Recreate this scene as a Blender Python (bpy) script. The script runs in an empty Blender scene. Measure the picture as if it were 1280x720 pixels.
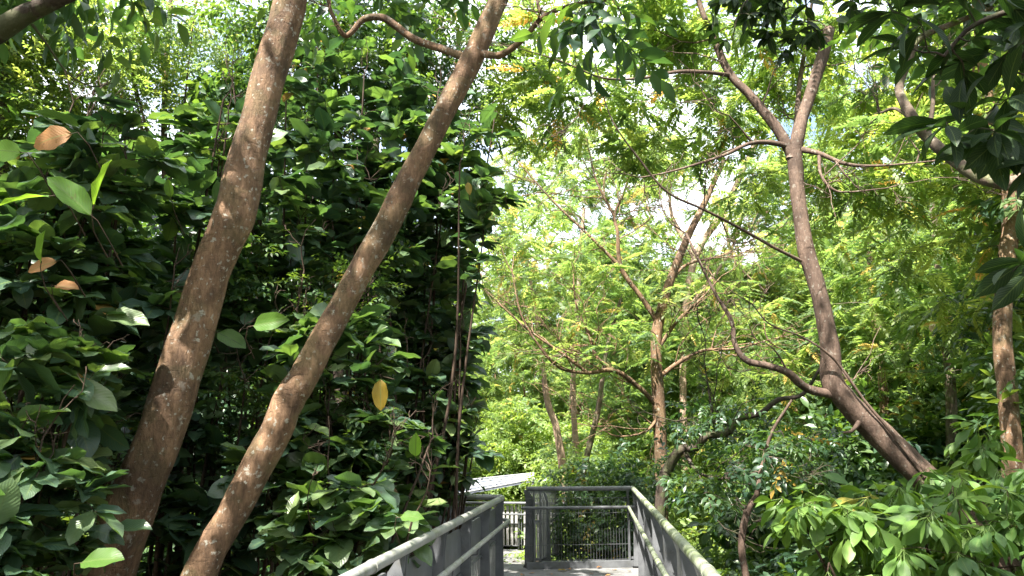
import bpy, math, random
import numpy as np
from mathutils import Vector, Matrix, Euler

# ------------------------------------------------------------------ basics
F = 967.0
PITCH, YAW = math.radians(11.69), math.radians(6.12)
CAM = np.array([0.0, 0.0, 1.6])
EUL = Euler((math.pi/2 + PITCH, 0, YAW))
RM = np.array(EUL.to_matrix())
scene = bpy.context.scene
COL = scene.collection

def ray(px, py):
    return RM @ np.array([(px-640)/F, (360-py)/F, -1.0])
def P(px, py, Y):                                  # point of the place seen at a photo pixel, Y metres ahead
    d = ray(px, py); return CAM + d*(Y/d[1])
def link(o, parent=None):
    COL.objects.link(o)
    if parent is not None: o.parent = parent
    return o
def tag(o, label=None, cat=None, group=None, kind=None):
    if label: o['label'] = label
    if cat: o['category'] = cat
    if group: o['group'] = group
    if kind: o['kind'] = kind
    return o
def empty(name, loc=(0, 0, 0)):
    o = bpy.data.objects.new(name, None); o.location = loc; o.empty_display_size = .2
    return link(o)
def nz(v):
    return v/np.maximum(np.linalg.norm(v, axis=-1, keepdims=True), 1e-9)

class Buf:
    """collects vertices / quads, then links them as ONE mesh"""
    def __init__(s): s.v = []; s.f = []; s.uv = []; s.var = []; s.n = 0
    def add(s, v, f, uv=None, var=None):
        v = np.asarray(v, float).reshape(-1, 3); f = np.asarray(f, np.int64).reshape(-1, 4)
        s.v.append(v); s.f.append(f + s.n); s.n += len(v)
        s.uv.append(np.zeros((len(f)*4, 2)) if uv is None else np.asarray(uv, float).reshape(-1, 2))
        s.var.append(np.full(len(f), .5) if var is None else np.broadcast_to(np.asarray(var, float), (len(f),)))
    def build(s, name, mat, parent=None, smooth=True, origin=(0, 0, 0)):
        me = bpy.data.meshes.new(name)
        v = np.concatenate(s.v) - np.asarray(origin, float); f = np.concatenate(s.f)
        me.vertices.add(len(v)); me.vertices.foreach_set('co', v.astype(np.float32).ravel())
        # quads whose last two corners coincide become triangles
        tri = f[:, 2] == f[:, 3]
        uv = np.concatenate(s.uv).reshape(-1, 4, 2)
        keep = np.ones(f.shape, bool); keep[tri, 3] = False
        li = f[keep]; cnt = np.where(tri, 3, 4)
        me.loops.add(len(li)); me.loops.foreach_set('vertex_index', li.astype(np.int32))
        st = np.concatenate([[0], np.cumsum(cnt)[:-1]])
        me.polygons.add(len(f)); me.polygons.foreach_set('loop_start', st.astype(np.int32))
        me.polygons.foreach_set('loop_total', cnt.astype(np.int32))
        me.polygons.foreach_set('use_smooth', np.full(len(f), smooth))
        me.update(calc_edges=True)
        ul = me.uv_layers.new(name='UVMap'); ul.data.foreach_set('uv', uv[keep].astype(np.float32).ravel())
        a = me.attributes.new('var', 'FLOAT', 'FACE'); a.data.foreach_set('value', np.concatenate(s.var).astype(np.float32))
        me.validate()
        if mat: me.materials.append(mat)
        o = bpy.data.objects.new(name, me); o.location = origin
        return link(o, parent)

def put(buf, name, mat, root, smooth=True):
    o = buf.build(name, mat, root, smooth, origin=tuple(root.location)); o.location = (0, 0, 0); return o

def catmull(pts, k=5):
    p = np.asarray(pts, float)
    if len(p) < 3: 
        t = np.linspace(0, 1, k+1)[:, None]; return p[0]*(1-t) + p[-1]*t
    e = np.vstack([2*p[0]-p[1], p, 2*p[-1]-p[-2]]); out = []
    for i in range(len(p)-1):
        a, b, c, d = e[i:i+4]
        for t in np.arange(k)/k:
            out.append(.5*((2*b)+(-a+c)*t+(2*a-5*b+4*c-d)*t*t+(-a+3*b-3*c+d)*t**3))
    out.append(p[-1]); return np.array(out)

def tubes(buf, pts, rad, sides=6, lump=0.0, seed=0, cap=True):
    """pts (M,K,3) rad (M,K): M tubes at once"""
    pts = np.asarray(pts, float); rad = np.asarray(rad, float)
    if pts.ndim == 2: pts = pts[None]; rad = rad[None]
    M, K, _ = pts.shape
    if M == 0: return
    tan = np.empty_like(pts); tan[:, 1:-1] = pts[:, 2:]-pts[:, :-2]; tan[:, 0] = pts[:, 1]-pts[:, 0]; tan[:, -1] = pts[:, -1]-pts[:, -2]
    tan = nz(tan)
    mean = nz(pts[:, -1]-pts[:, 0])
    ref = np.where(np.abs(mean[:, 2:3]) < .8, np.array([[0, 0, 1.]]), np.array([[.13, 1., 0]]))[:, None, :]
    u = nz(np.cross(tan, np.broadcast_to(ref, tan.shape))); w = np.cross(tan, u)
    a = np.arange(sides)*2*np.pi/sides
    r = rad[:, :, None]*np.ones(sides)
    if lump:
        k = np.arange(K)[None, :, None]*.35 + seed
        aa = a[None, None, :]
        r = r*(1+lump*(np.sin(2*aa+k*1.3)+.7*np.sin(3*aa-k*.9+1)+.8*np.sin(k*2.3+aa)+.5*np.sin(5*aa+k*2.9)+.5*np.sin(k*5.1+2*aa)))
    v = pts[:, :, None, :] + r[..., None]*(u[:, :, None, :]*np.cos(a)[:, None] + w[:, :, None, :]*np.sin(a)[:, None])
    idx = np.arange(M*K*sides).reshape(M, K, sides)
    n = np.roll(idx, -1, axis=2)
    f = np.stack([idx[:, :-1], n[:, :-1], n[:, 1:], idx[:, 1:]], -1).reshape(-1, 4)
    buf.add(v.reshape(-1, 3), f)
    if cap and sides > 5:
        for m in range(M):
            for kk, fl in ((0, 1), (K-1, 0)):
                c = pts[m, kk]; ring = v[m, kk]; vs = np.vstack([ring, c[None]])
                i = np.arange(sides); j = (i+1) % sides; cc = np.full(sides, sides)
                buf.add(vs, np.stack([j, i, cc, cc], 1) if fl else np.stack([i, j, cc, cc], 1))

def box(buf, c, s, rotz=0.0, M=None):
    c = np.asarray(c, float); h = np.asarray(s, float)/2
    v = np.array([[x, y, z] for x in (-1, 1) for y in (-1, 1) for z in (-1, 1)])*h
    if M is None:
        cz, sz = math.cos(rotz), math.sin(rotz); M = np.array([[cz, -sz, 0], [sz, cz, 0], [0, 0, 1]])
    v = v @ np.asarray(M).T + c
    f = [[0, 1, 3, 2], [4, 6, 7, 5], [0, 4, 5, 1], [2, 3, 7, 6], [0, 2, 6, 4], [1, 5, 7, 3]]
    buf.add(v, f)

# ------------------------------------------------------------------ materials
def newmat(name):
    m = bpy.data.materials.new(name); m.use_nodes = True
    nt = m.node_tree; nt.nodes.clear()
    return m, nt, nt.nodes, nt.links
def nd(N, t, **k):
    n = N.new(t)
    for a, b in k.items():
        if a == 'ins':
            for i, x in b.items(): n.inputs[i].default_value = x
        else: setattr(n, a, b)
    return n
def ramp(N, stops, interp='LINEAR'):
    r = N.new('ShaderNodeValToRGB'); cr = r.color_ramp; cr.interpolation = interp
    while len(cr.elements) < len(stops): cr.elements.new(.5)
    for e, (p, c) in zip(cr.elements, stops): e.position = p; e.color = (*c, 1)
    return r

def leafmat(name, cols, tcols, rough=.45, tr=.4, odd=(.5, .35, .03), odd_at=.975, veins=False, spots=True, spec=.5):
    m, nt, N, L = newmat(name)
    at = nd(N, 'ShaderNodeAttribute', attribute_name='var')
    oi = nd(N, 'ShaderNodeObjectInfo')
    k = nd(N, 'ShaderNodeMath', operation='MULTIPLY_ADD', ins={1: .25, 2: -.125}); L.new(oi.outputs['Random'], k.inputs[0])
    ad = nd(N, 'ShaderNodeMath', operation='ADD'); L.new(at.outputs['Fac'], ad.inputs[0]); L.new(k.outputs[0], ad.inputs[1])
    gt = nd(N, 'ShaderNodeMath', operation='GREATER_THAN', ins={1: odd_at}); L.new(at.outputs['Fac'], gt.inputs[0])
    def chain(cs, od):
        r = ramp(N, [(i/(len(cs)-1), c) for i, c in enumerate(cs)]); L.new(ad.outputs[0], r.inputs[0])
        mx = nd(N, 'ShaderNodeMix', data_type='RGBA'); L.new(gt.outputs[0], mx.inputs[0]); L.new(r.outputs[0], mx.inputs[6]); mx.inputs[7].default_value = (*od, 1)
        return mx.outputs[2]
    c = chain(cols, odd); t = chain(tcols, tuple(min(1, x*1.3) for x in odd))
    pr = nd(N, 'ShaderNodeBsdfPrincipled'); pr.inputs['Roughness'].default_value = rough; pr.inputs['Specular IOR Level'].default_value = spec
    tl = nd(N, 'ShaderNodeBsdfTranslucent')
    if veins:
        uv = nd(N, 'ShaderNodeUVMap', uv_map='UVMap')
        sp = nd(N, 'ShaderNodeSeparateXYZ'); L.new(uv.outputs[0], sp.inputs[0])
        au = nd(N, 'ShaderNodeMath', operation='ABSOLUTE'); L.new(sp.outputs[0], au.inputs[0])
        mid = nd(N, 'ShaderNodeMapRange', ins={1: .03, 2: .09, 3: 1., 4: 0.}); L.new(au.outputs[0], mid.inputs[0])
        q = nd(N, 'ShaderNodeMath', operation='MULTIPLY_ADD', ins={1: -.28}); L.new(au.outputs[0], q.inputs[0]); L.new(sp.outputs[1], q.inputs[2])
        q2 = nd(N, 'ShaderNodeMath', operation='MULTIPLY', ins={1: 75.}); L.new(q.outputs[0], q2.inputs[0])
        sn = nd(N, 'ShaderNodeMath', operation='SINE'); L.new(q2.outputs[0], sn.inputs[0])
        sr = nd(N, 'ShaderNodeMapRange', ins={1: .78, 2: 1., 3: 0., 4: .55}); L.new(sn.outputs[0], sr.inputs[0])
        mm = nd(N, 'ShaderNodeMath', operation='MAXIMUM'); L.new(mid.outputs[0], mm.inputs[0]); L.new(sr.outputs[0], mm.inputs[1])
        ms = nd(N, 'ShaderNodeMath', operation='MULTIPLY', ins={1: .45}); L.new(mm.outputs[0], ms.inputs[0])
        mx = nd(N, 'ShaderNodeMix', data_type='RGBA'); L.new(ms.outputs[0], mx.inputs[0]); L.new(c, mx.inputs[6]); mx.inputs[7].default_value = (.22, .30, .08, 1); c = mx.outputs[2]
        mt = nd(N, 'ShaderNodeMix', data_type='RGBA'); mq = nd(N, 'ShaderNodeMath', operation='MULTIPLY', ins={1: .8}); L.new(mm.outputs[0], mq.inputs[0]); L.new(mq.outputs[0], mt.inputs[0]); L.new(t, mt.inputs[6]); mt.inputs[7].default_value = (.05, .10, .01, 1); t = mt.outputs[2]
        bp = nd(N, 'ShaderNodeBump', ins={'Strength': .15, 'Distance': .003}); L.new(sn.outputs[0], bp.inputs['Height'])
        L.new(bp.outputs[0], pr.inputs['Normal'])
        if spots:
            ge = nd(N, 'ShaderNodeNewGeometry'); no = nd(N, 'ShaderNodeTexNoise', ins={'Scale': 38., 'Detail': 3.}); L.new(ge.outputs['Position'], no.inputs['Vector'])
            rr = nd(N, 'ShaderNodeMapRange', ins={1: .66, 2: .72, 3: 0., 4: .6}); L.new(no.outputs[0], rr.inputs[0])
            mx = nd(N, 'ShaderNodeMix', data_type='RGBA'); L.new(rr.outputs[0], mx.inputs[0]); L.new(c, mx.inputs[6]); mx.inputs[7].default_value = (.13, .10, .035, 1); c = mx.outputs[2]
    L.new(c, pr.inputs['Base Color']); L.new(t, tl.inputs['Color'])
    mix = nd(N, 'ShaderNodeMixShader', ins={0: tr}); L.new(pr.outputs[0], mix.inputs[1]); L.new(tl.outputs[0], mix.inputs[2])
    o = nd(N, 'ShaderNodeOutputMaterial'); L.new(mix.outputs[0], o.inputs[0])
    return m

def barkmat(name, c1, c2, lichen=.0, scale=1.0, bump=.5, lc=(.42, .42, .36), green=0.0):
    m, nt, N, L = newmat(name)
    ge = nd(N, 'ShaderNodeNewGeometry')
    mp = nd(N, 'ShaderNodeMapping'); mp.inputs['Scale'].default_value = (1, 1, .35); L.new(ge.outputs['Position'], mp.inputs[0])
    n1 = nd(N, 'ShaderNodeTexNoise', ins={'Scale': 9*scale, 'Detail': 8., 'Roughness': .65}); L.new(mp.outputs[0], n1.inputs['Vector'])
    n2 = nd(N, 'ShaderNodeTexNoise', ins={'Scale': 60*scale, 'Detail': 6., 'Roughness': .7}); L.new(mp.outputs[0], n2.inputs['Vector'])
    r = ramp(N, [(.32, c1), (.52, tuple((a+b)/2 for a, b in zip(c1, c2))), (.68, c2)]); L.new(n1.outputs[0], r.inputs[0])
    mx = nd(N, 'ShaderNodeMix', data_type='RGBA', blend_type='MULTIPLY', ins={0: .8}); L.new(r.outputs[0], mx.inputs[6])
    r2 = ramp(N, [(.3, (.45, .42, .4)), (.6, (1.15, 1.1, 1.1))]); L.new(n2.outputs[0], r2.inputs[0]); L.new(r2.outputs[0], mx.inputs[7]); c = mx.outputs[2]
    for amt, sc, lo, col in ((lichen, 26., .60, lc), (lichen*.8, 9., .63, (.30, .28, .24)), (green, 5., .5, (.10, .14, .045))):
        if amt <= 0: continue
        n3 = nd(N, 'ShaderNodeTexNoise', ins={'Scale': sc, 'Detail': 4., 'Roughness': .6}); L.new(ge.outputs['Position'], n3.inputs['Vector'])
        mr = nd(N, 'ShaderNodeMapRange', ins={1: lo, 2: lo+.06, 3: 0., 4: amt}); L.new(n3.outputs[0], mr.inputs[0])
        m2 = nd(N, 'ShaderNodeMix', data_type='RGBA'); L.new(mr.outputs[0], m2.inputs[0]); L.new(c, m2.inputs[6]); m2.inputs[7].default_value = (*col, 1); c = m2.outputs[2]
    mh = nd(N, 'ShaderNodeMapping'); mh.inputs['Scale'].default_value = (1, 1, 5); L.new(ge.outputs['Position'], mh.inputs[0])
    nh = nd(N, 'ShaderNodeTexNoise', ins={'Scale': 11*scale, 'Detail': 5., 'Roughness': .6}); L.new(mh.outputs[0], nh.inputs['Vector'])
    rh = nd(N, 'ShaderNodeMapRange', ins={1: .33, 2: .42, 3: .3, 4: 0.}); L.new(nh.outputs[0], rh.inputs[0])
    nb = nd(N, 'ShaderNodeTexNoise', ins={'Scale': 3.2, 'Detail': 4., 'Roughness': .55}); L.new(ge.outputs['Position'], nb.inputs['Vector'])
    rb = nd(N, 'ShaderNodeMapRange', ins={1: .52, 2: .64, 3: 0., 4: .55}); L.new(nb.outputs[0], rb.inputs[0])
    for fac in (rh, rb):
        m2 = nd(N, 'ShaderNodeMix', data_type='RGBA'); L.new(fac.outputs[0], m2.inputs[0]); L.new(c, m2.inputs[6]); m2.inputs[7].default_value = (*[x*.6 for x in c1], 1); c = m2.outputs[2]
    pr = nd(N, 'ShaderNodeBsdfPrincipled'); pr.inputs['Roughness'].default_value = .8; pr.inputs['Specular IOR Level'].default_value = .25
    L.new(c, pr.inputs['Base Color'])
    ma = nd(N, 'ShaderNodeMath', operation='MULTIPLY_ADD', ins={1: .35}); L.new(n2.outputs[0], ma.inputs[0]); L.new(n1.outputs[0], ma.inputs[2])
    mb = nd(N, 'ShaderNodeMath', operation='MULTIPLY_ADD', ins={1: -.3}); L.new(rh.outputs[0], mb.inputs[0]); L.new(ma.outputs[0], mb.inputs[2])
    bp = nd(N, 'ShaderNodeBump', ins={'Strength': bump, 'Distance': .03}); L.new(mb.outputs[0], bp.inputs['Height']); L.new(bp.outputs[0], pr.inputs['Normal'])
    o = nd(N, 'ShaderNodeOutputMaterial'); L.new(pr.outputs[0], o.inputs[0])
    return m

def surfmat(name, c1, c2, scale=4., rough=.6, bump=.1, metal=0., dirt=None, dirt_at=.55, dscale=2.):
    m, nt, N, L = newmat(name)
    ge = nd(N, 'ShaderNodeNewGeometry')
    n1 = nd(N, 'ShaderNodeTexNoise', ins={'Scale': scale, 'Detail': 8., 'Roughness': .65}); L.new(ge.outputs['Position'], n1.inputs['Vector'])
    r = ramp(N, [(.35, c1), (.65, c2)]); L.new(n1.outputs[0], r.inputs[0]); c = r.outputs[0]
    if dirt:
        n3 = nd(N, 'ShaderNodeTexNoise', ins={'Scale': dscale, 'Detail': 9., 'Roughness': .75}); L.new(ge.outputs['Position'], n3.inputs['Vector'])
        mr = nd(N, 'ShaderNodeMapRange', ins={1: dirt_at, 2: dirt_at+.14, 3: 0., 4: .8}); L.new(n3.outputs[0], mr.inputs[0])
        m2 = nd(N, 'ShaderNodeMix', data_type='RGBA'); L.new(mr.outputs[0], m2.inputs[0]); L.new(c, m2.inputs[6]); m2.inputs[7].default_value = (*dirt, 1); c = m2.outputs[2]
    pr = nd(N, 'ShaderNodeBsdfPrincipled'); pr.inputs['Roughness'].default_value = rough; pr.inputs['Metallic'].default_value = metal
    L.new(c, pr.inputs['Base Color'])
    bp = nd(N, 'ShaderNodeBump', ins={'Strength': bump, 'Distance': .01}); L.new(n1.outputs[0], bp.inputs['Height']); L.new(bp.outputs[0], pr.inputs['Normal'])
    o = nd(N, 'ShaderNodeOutputMaterial'); L.new(pr.outputs[0], o.inputs[0])
    return m

M = {}
M['big'] = leafmat('big_leaf', [(0.036, 0.075, 0.056), (0.064, 0.121, 0.070), (0.120, 0.186, 0.082), (0.207, 0.269, 0.105)],
                   [(0.054, 0.130, 0.033), (0.108, 0.219, 0.037), (0.217, 0.359, 0.045), (0.323, 0.458, 0.055)], rough=.33, tr=.34, spec=.65, veins=True, odd=(0.454, 0.259, 0.077), odd_at=.993)
M['mid'] = leafmat('mid_leaf', [(0.022, 0.053, 0.034), (0.040, 0.085, 0.041), (0.071, 0.129, 0.048), (0.107, 0.162, 0.062)],
                   [(0.054, 0.128, 0.023), (0.108, 0.222, 0.025), (0.198, 0.325, 0.031), (0.270, 0.393, 0.038)], rough=.36, tr=.36, spec=.6, odd=(0.378, 0.257, 0.053), odd_at=.985)
M['feather'] = leafmat('feather_leaf', [(0.065, 0.108, 0.048), (0.105, 0.162, 0.059), (0.158, 0.215, 0.063), (0.222, 0.251, 0.072)],
                   [(0.189, 0.313, 0.072), (0.290, 0.438, 0.072), (0.436, 0.563, 0.087), (0.611, 0.647, 0.101)], rough=.5, tr=.58, odd=(0.799, 0.438, 0.101), odd_at=.965)
M['yellowgreen'] = leafmat('yellow_green_leaf', [(0.055, 0.106, 0.047), (0.083, 0.144, 0.052), (0.119, 0.180, 0.061), (0.168, 0.218, 0.069)],
                   [(0.197, 0.340, 0.080), (0.280, 0.425, 0.080), (0.379, 0.511, 0.102), (0.479, 0.527, 0.126)], rough=.5, tr=.56, odd=(0.536, 0.382, 0.102), odd_at=.93)
M['whorl'] = leafmat('whorl_leaf', [(0.044, 0.100, 0.034), (0.076, 0.158, 0.041), (0.116, 0.217, 0.047), (0.153, 0.259, 0.054)],
                   [(0.098, 0.225, 0.031), (0.176, 0.343, 0.038), (0.254, 0.433, 0.038), (0.332, 0.487, 0.038)], rough=.42, spec=.35, tr=.34, veins=True, spots=False, odd=(0.411, 0.361, 0.068), odd_at=.99)
M['far'] = leafmat('far_leaf', [(0.086, 0.143, 0.048), (0.129, 0.196, 0.056), (0.182, 0.250, 0.063), (0.241, 0.302, 0.077)],
                   [(0.235, 0.384, 0.055), (0.332, 0.485, 0.055), (0.430, 0.585, 0.072), (0.528, 0.646, 0.087)], rough=.5, tr=.42, odd=(0.586, 0.505, 0.166), odd_at=.96)
M['deep'] = leafmat('shade_darkened_leaf', [(.012, .032, .012), (.02, .046, .015), (.03, .062, .018)], [(.03, .07, .01), (.045, .10, .012), (.07, .14, .015)], rough=.5, tr=.3, spec=.3, veins=True, spots=False, odd_at=2)  # greens darkened to put the shade on the overhanging leaves into the colour
M['dry'] = leafmat('dry_leaf', [(.30, .14, .05), (.42, .20, .07)], [(.36, .16, .04), (.46, .22, .06)], rough=.6, tr=.3, veins=True, odd_at=2)
M['gold'] = leafmat('gold_leaf', [(.25, .17, .018), (.32, .22, .025)], [(.34, .24, .02), (.40, .28, .03)], rough=.5, tr=.35, veins=True, odd_at=2)
M['lime'] = leafmat('lime_leaf', [(0.07, 0.16, 0.03), (0.10, 0.20, 0.04)], [(0.27, 0.50, 0.03), (0.34, 0.56, 0.04)], rough=.42, tr=.55, veins=True, odd_at=2)
M['bark'] = barkmat('smooth_brown_bark', (.075, .048, .030), (.285, .182, .108), lichen=.65, bump=.9, green=.12)
M['barkred'] = barkmat('red_brown_bark', (.068, .047, .036), (.17, .122, .092), lichen=.3, bump=.5)
M['barkgrey'] = barkmat('grey_brown_bark', (.09, .07, .05), (.20, .16, .12), lichen=.4, bump=.6, green=.5)
M['barkpale'] = barkmat('pale_bark', (.24, .17, .12), (.40, .31, .23), lichen=.2, bump=.4)
M['barkdark'] = barkmat('dark_bark', (.035, .028, .022), (.085, .065, .05), lichen=.15, bump=.5, green=.3)
M['twig'] = barkmat('twig_bark', (.04, .028, .02), (.10, .07, .05), bump=.2, scale=2)
M['metal'] = surfmat('grey_painted_metal', (.085, .09, .097), (.14, .147, .155), scale=6, rough=.48, bump=.05, dirt=(.085, .085, .07), dscale=5.)
M['railtop'] = surfmat('weathered_grey_rail', (.22, .225, .22), (.32, .325, .31), scale=9, rough=.42, bump=.06, dirt=(.14, .15, .09), dirt_at=.52, dscale=7.)
M['railalgae'] = surfmat('algae_stained_rail', (.17, .195, .13), (.30, .32, .26), scale=7, rough=.5, bump=.08, dirt=(.10, .135, .045), dirt_at=.46, dscale=5.)
M['slat'] = surfmat('weathered_slat', (.24, .235, .23), (.40, .39, .38), scale=7, rough=.65, bump=.15, dirt=(.10, .10, .085), dscale=4.)
M['deck'] = surfmat('grey_deck_slab', (.11, .112, .115), (.18, .18, .182), scale=14, rough=.8, bump=.2, dirt=(.065, .065, .055), dirt_at=.47, dscale=1.6)
M['ground'] = surfmat('forest_floor', (.035, .028, .016), (.085, .065, .035), scale=3, rough=.95, bump=.6, dirt=(.03, .05, .015), dscale=.6)
M['glass'] = surfmat('frosted_roof_panel', (.10, .115, .15), (.15, .17, .21), scale=3, rough=.6, bump=.02, dirt=(.14, .15, .16))
M['white'] = surfmat('white_painted_frame', (.24, .25, .27), (.30, .31, .32), scale=5, rough=.5, bump=.03)

# ------------------------------------------------------------------ leaf templates
def leaf_t(w=.27, rows=6, fold=.16, droop=.28, wave=.0, shape='ovate', cols=3):
    """leaf along +Y of length 1, normal +Z: verts, quads, loop uvs"""
    ts = np.linspace(0, 1, rows)
    V = []; UV = []
    for t in ts:
        if shape == 'ovate': ww = w*math.sin(math.pi*min(1, t**.86))**.62
        elif shape == 'obov': ww = w*math.sin(math.pi*min(1, t**1.35))**.85
        else: ww = w*math.sin(math.pi*t)**.8
        if t in (0, 1): ww = .006
        zc = -droop*t*t + .12*t
        yy = t*(1-.12*droop*t)
        us = np.linspace(-1, 1, cols)
        for u in us:
            z = zc + fold*abs(u)*ww*1.6 + wave*math.sin(t*14+u*2)*abs(u)*.05
            V.append((u*ww, yy, z)); UV.append((u, t))
    V = np.array(V); UV = np.array(UV); Q = []
    for r in range(rows-1):
        for c in range(cols-1):
            a = r*cols+c; Q.append((a, a+1, a+cols+1, a+cols))
    Q = np.array(Q)
    return V, Q, UV[Q].reshape(-1, 2)
def merge(ts):
    V = []; Q = []; U = []; n = 0
    for v, q, u in ts: V.append(v); Q.append(q+n); U.append(u); n += len(v)
    return np.vstack(V), np.vstack(Q), np.vstack(U)
def xf(t, R=None, s=1, loc=(0, 0, 0)):
    v, q, u = t; v = v*s
    if R is not None: v = v @ R.T
    return v+np.asarray(loc), q, u
def rot(ax, a): return np.array(Matrix.Rotation(a, 3, ax))
def diamond(l, w):
    V = np.array([(0, 0, 0), (w/2, l*.45, .0), (0, l, -.08*l), (-w/2, l*.45, .0)])
    return V, np.array([[0, 1, 2, 3]]), np.array([(0, 0), (1, .5), (0, 1), (-1, .5)], float)
def frond(pairs=9, L=.36, l=.085, w=.034, droop=.25, rnd=random.Random(1)):
    out = []
    for i in range(pairs):
        t = (i+1)/(pairs+.5); y = L*t; z = -droop*L*t*t
        k = l*(.7+.5*math.sin(math.pi*min(1, t+.15)))
        for s in (-1, 1):
            R = rot('Z', -s*math.radians(62-18*t+rnd.uniform(-8, 8))) @ rot('Y', s*math.radians(rnd.uniform(5, 30))) @ rot('X', math.radians(rnd.uniform(-25, 8)))
            out.append(xf(diamond(k, w*(k/l)), R, 1, (0, y, z)))
    out.append(xf(diamond(l, w), rot('X', -.4), 1, (0, L, -droop*L)))
    st = (np.array([(-.003, 0, 0), (.003, 0, 0), (.002, L, -droop*L), (-.002, L, -droop*L)]), np.array([[0, 1, 2, 3]]), np.zeros((4, 2)))
    out.append(st)
    return merge(out)
def spray(n=8, L=.32, l=.10, w=.42, rnd=random.Random(2)):
    out = []
    lt = leaf_t(w=w/2, rows=4, fold=.2, droop=.25)
    for i in range(n):
        t = (i+1)/n; s = 1 if i % 2 else -1
        R = rot('Z', -s*math.radians(55-35*(i == n-1)+rnd.uniform(-18, 18))) @ rot('X', math.radians(rnd.uniform(-40, 12))) @ rot('Y', rnd.uniform(-.4, .4))
        out.append(xf(lt, R, l*rnd.uniform(.75, 1.15), (0, L*t, -.12*L*t*t)))
    out.append((np.array([(-.003, 0, 0), (.003, 0, 0), (.002, L, -.12*L), (-.002, L, -.12*L)]), np.array([[0, 1, 2, 3]]), np.zeros((4, 2))))
    return merge(out)
def whorl(n=8, l=.17, pet=.07, droop=1.15, rnd=random.Random(3)):
    out = []
    for i in range(n):
        lt = leaf_t(w=.215, rows=7, fold=.14, droop=rnd.uniform(.15, .5), shape='obov')
        tilt = -rnd.uniform(.35, droop)
        R = rot('Z', i*2*math.pi/n+rnd.uniform(-.25, .25)) @ rot('X', tilt)
        d = R @ np.array([0, 1, 0])
        out.append(xf(lt, R, l*rnd.uniform(.7, 1.15), d*pet))
        sd = R @ np.array([1, 0, 0])*.0025
        out.append((np.array([-sd, sd, d*pet+sd, d*pet-sd]), np.array([[0, 1, 2, 3]]), np.zeros((4, 2))))
    return merge(out)
BIG = [leaf_t(w=.29, fold=.14, droop=.18, rows=8, cols=5, wave=.5), leaf_t(w=.32, fold=.05, droop=.32, rows=8, cols=5, wave=.8), leaf_t(w=.25, fold=.28, droop=.08, rows=8, cols=5, wave=.6)]
BIGS = [leaf_t(w=.27, fold=.14, droop=.32, rows=5), leaf_t(w=.24, fold=.25, droop=.5, rows=5)]
FROND = [frond(rnd=random.Random(i)) for i in range(3)]
FRONDS = [frond(pairs=6, L=.40, l=.12, w=.05, rnd=random.Random(i)) for i in range(3)]
SPRAY = [spray(rnd=random.Random(i)) for i in range(3)]
SPRAYL = [spray(n=7, L=.42, l=.16, rnd=random.Random(i)) for i in range(3)]
SPRAYS = [spray(n=9, L=.34, l=.075, rnd=random.Random(i)) for i in range(3)]
WHORL = [whorl(n=7+i % 3, rnd=random.Random(i)) for i in range(4)]
FINGER = [whorl(n=6, l=.24, pet=.02, droop=.5, rnd=random.Random(30+i)) for i in range(3)]

def scatter(buf, tlist, loc, d, up, scale, var, rng, normal_jit=.35):
    """one copy of a template at each loc, pointing along d, facing up"""
    N = len(loc)
    if N == 0: return
    d = nz(d); n = nz(up + rng.normal(0, normal_jit, (N, 3)))
    z = nz(n - (n*d).sum(1, keepdims=True)*d); x = np.cross(d, z)
    R = np.stack([x, d, z], -1)*scale[:, None, None]
    which = rng.integers(0, len(tlist), N)
    for k, (V, Q, U) in enumerate(tlist):
        s = which == k
        if not s.any(): continue
        v = np.einsum('nij,vj->nvi', R[s], V) + loc[s][:, None]
        m = s.sum(); q = Q[None] + (np.arange(m)*len(V))[:, None, None]
        buf.add(v.reshape(-1, 3), q.reshape(-1, 4), np.tile(U, (m, 1)), np.repeat(var[s], len(Q)))

# ------------------------------------------------------------------ plants
def ball(rng, n, c, r, shell=.5):
    v = nz(rng.normal(size=(n, 3))); k = rng.random((n, 1))**(1/3.)
    k = np.where(rng.random((n, 1)) < shell, .75+.25*k, k)
    return np.asarray(c) + v*k*np.asarray(r)
def limb(pts, k=6):
    """(px,py,Y,width px) -> world polyline, radii"""
    w = np.array([P(a, b, c) for a, b, c, _ in pts])
    r = np.array([q/2/F*(c/ray(a, b)[1]) for a, b, c, q in pts])
    return catmull(w, k), np.interp(np.linspace(0, len(r)-1, (len(r)-1)*k+1), np.arange(len(r)), r)
def wl(pts, rad, k=6):
    pts = np.asarray(pts, float)
    return catmull(pts, k), np.interp(np.linspace(0, len(rad)-1, (len(rad)-1)*k+1 if len(rad) > 2 else k+1), np.arange(len(rad)), rad)

def bare_twigs(p, r, rng, n, L, rend=.002):
    lines = []; rr = []; s = np.linspace(0, 1, 6)[:, None]
    def one(a, d, l, ra, depth):
        b1 = rng.normal(0, .10, 3)*l; b2 = rng.normal(0, .06, 3)*l; b3 = rng.normal(0, .03, 3)*l
        q = a+d*l*s+b1*s*(1-s)*4+b2*np.sin(s*7)*s+b3*np.sin(s*15)
        lines.append(q); rr.append(np.linspace(ra, rend, 6))
        if depth:
            for _ in range(rng.integers(2, 4)):
                k = rng.integers(1, 5); dd = nz(nz(q[k+1]-q[k])*.7+rng.normal(0, .5, 3)+[0, 0, .05]); one(q[k], dd, l*rng.uniform(.35, .6), max(rend, ra*.55), depth-1)
    for _ in range(n):
        k = rng.integers(int(len(p)*.2), len(p)-1); t = nz(p[k+1]-p[k]); f = k/len(p)
        one(p[k], nz(t*.7+rng.normal(0, .55, 3)+[0, 0, .1]), L*rng.uniform(.45, 1)*(1.1-.4*f), min(max(r[k]*.5, rend), .006+.004*L), 2)
    k = len(p)-1; one(p[k], nz(p[k]-p[k-2]), L*.7, max(r[k]*.9, rend), 2)
    return np.array(lines), np.array(rr)

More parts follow.
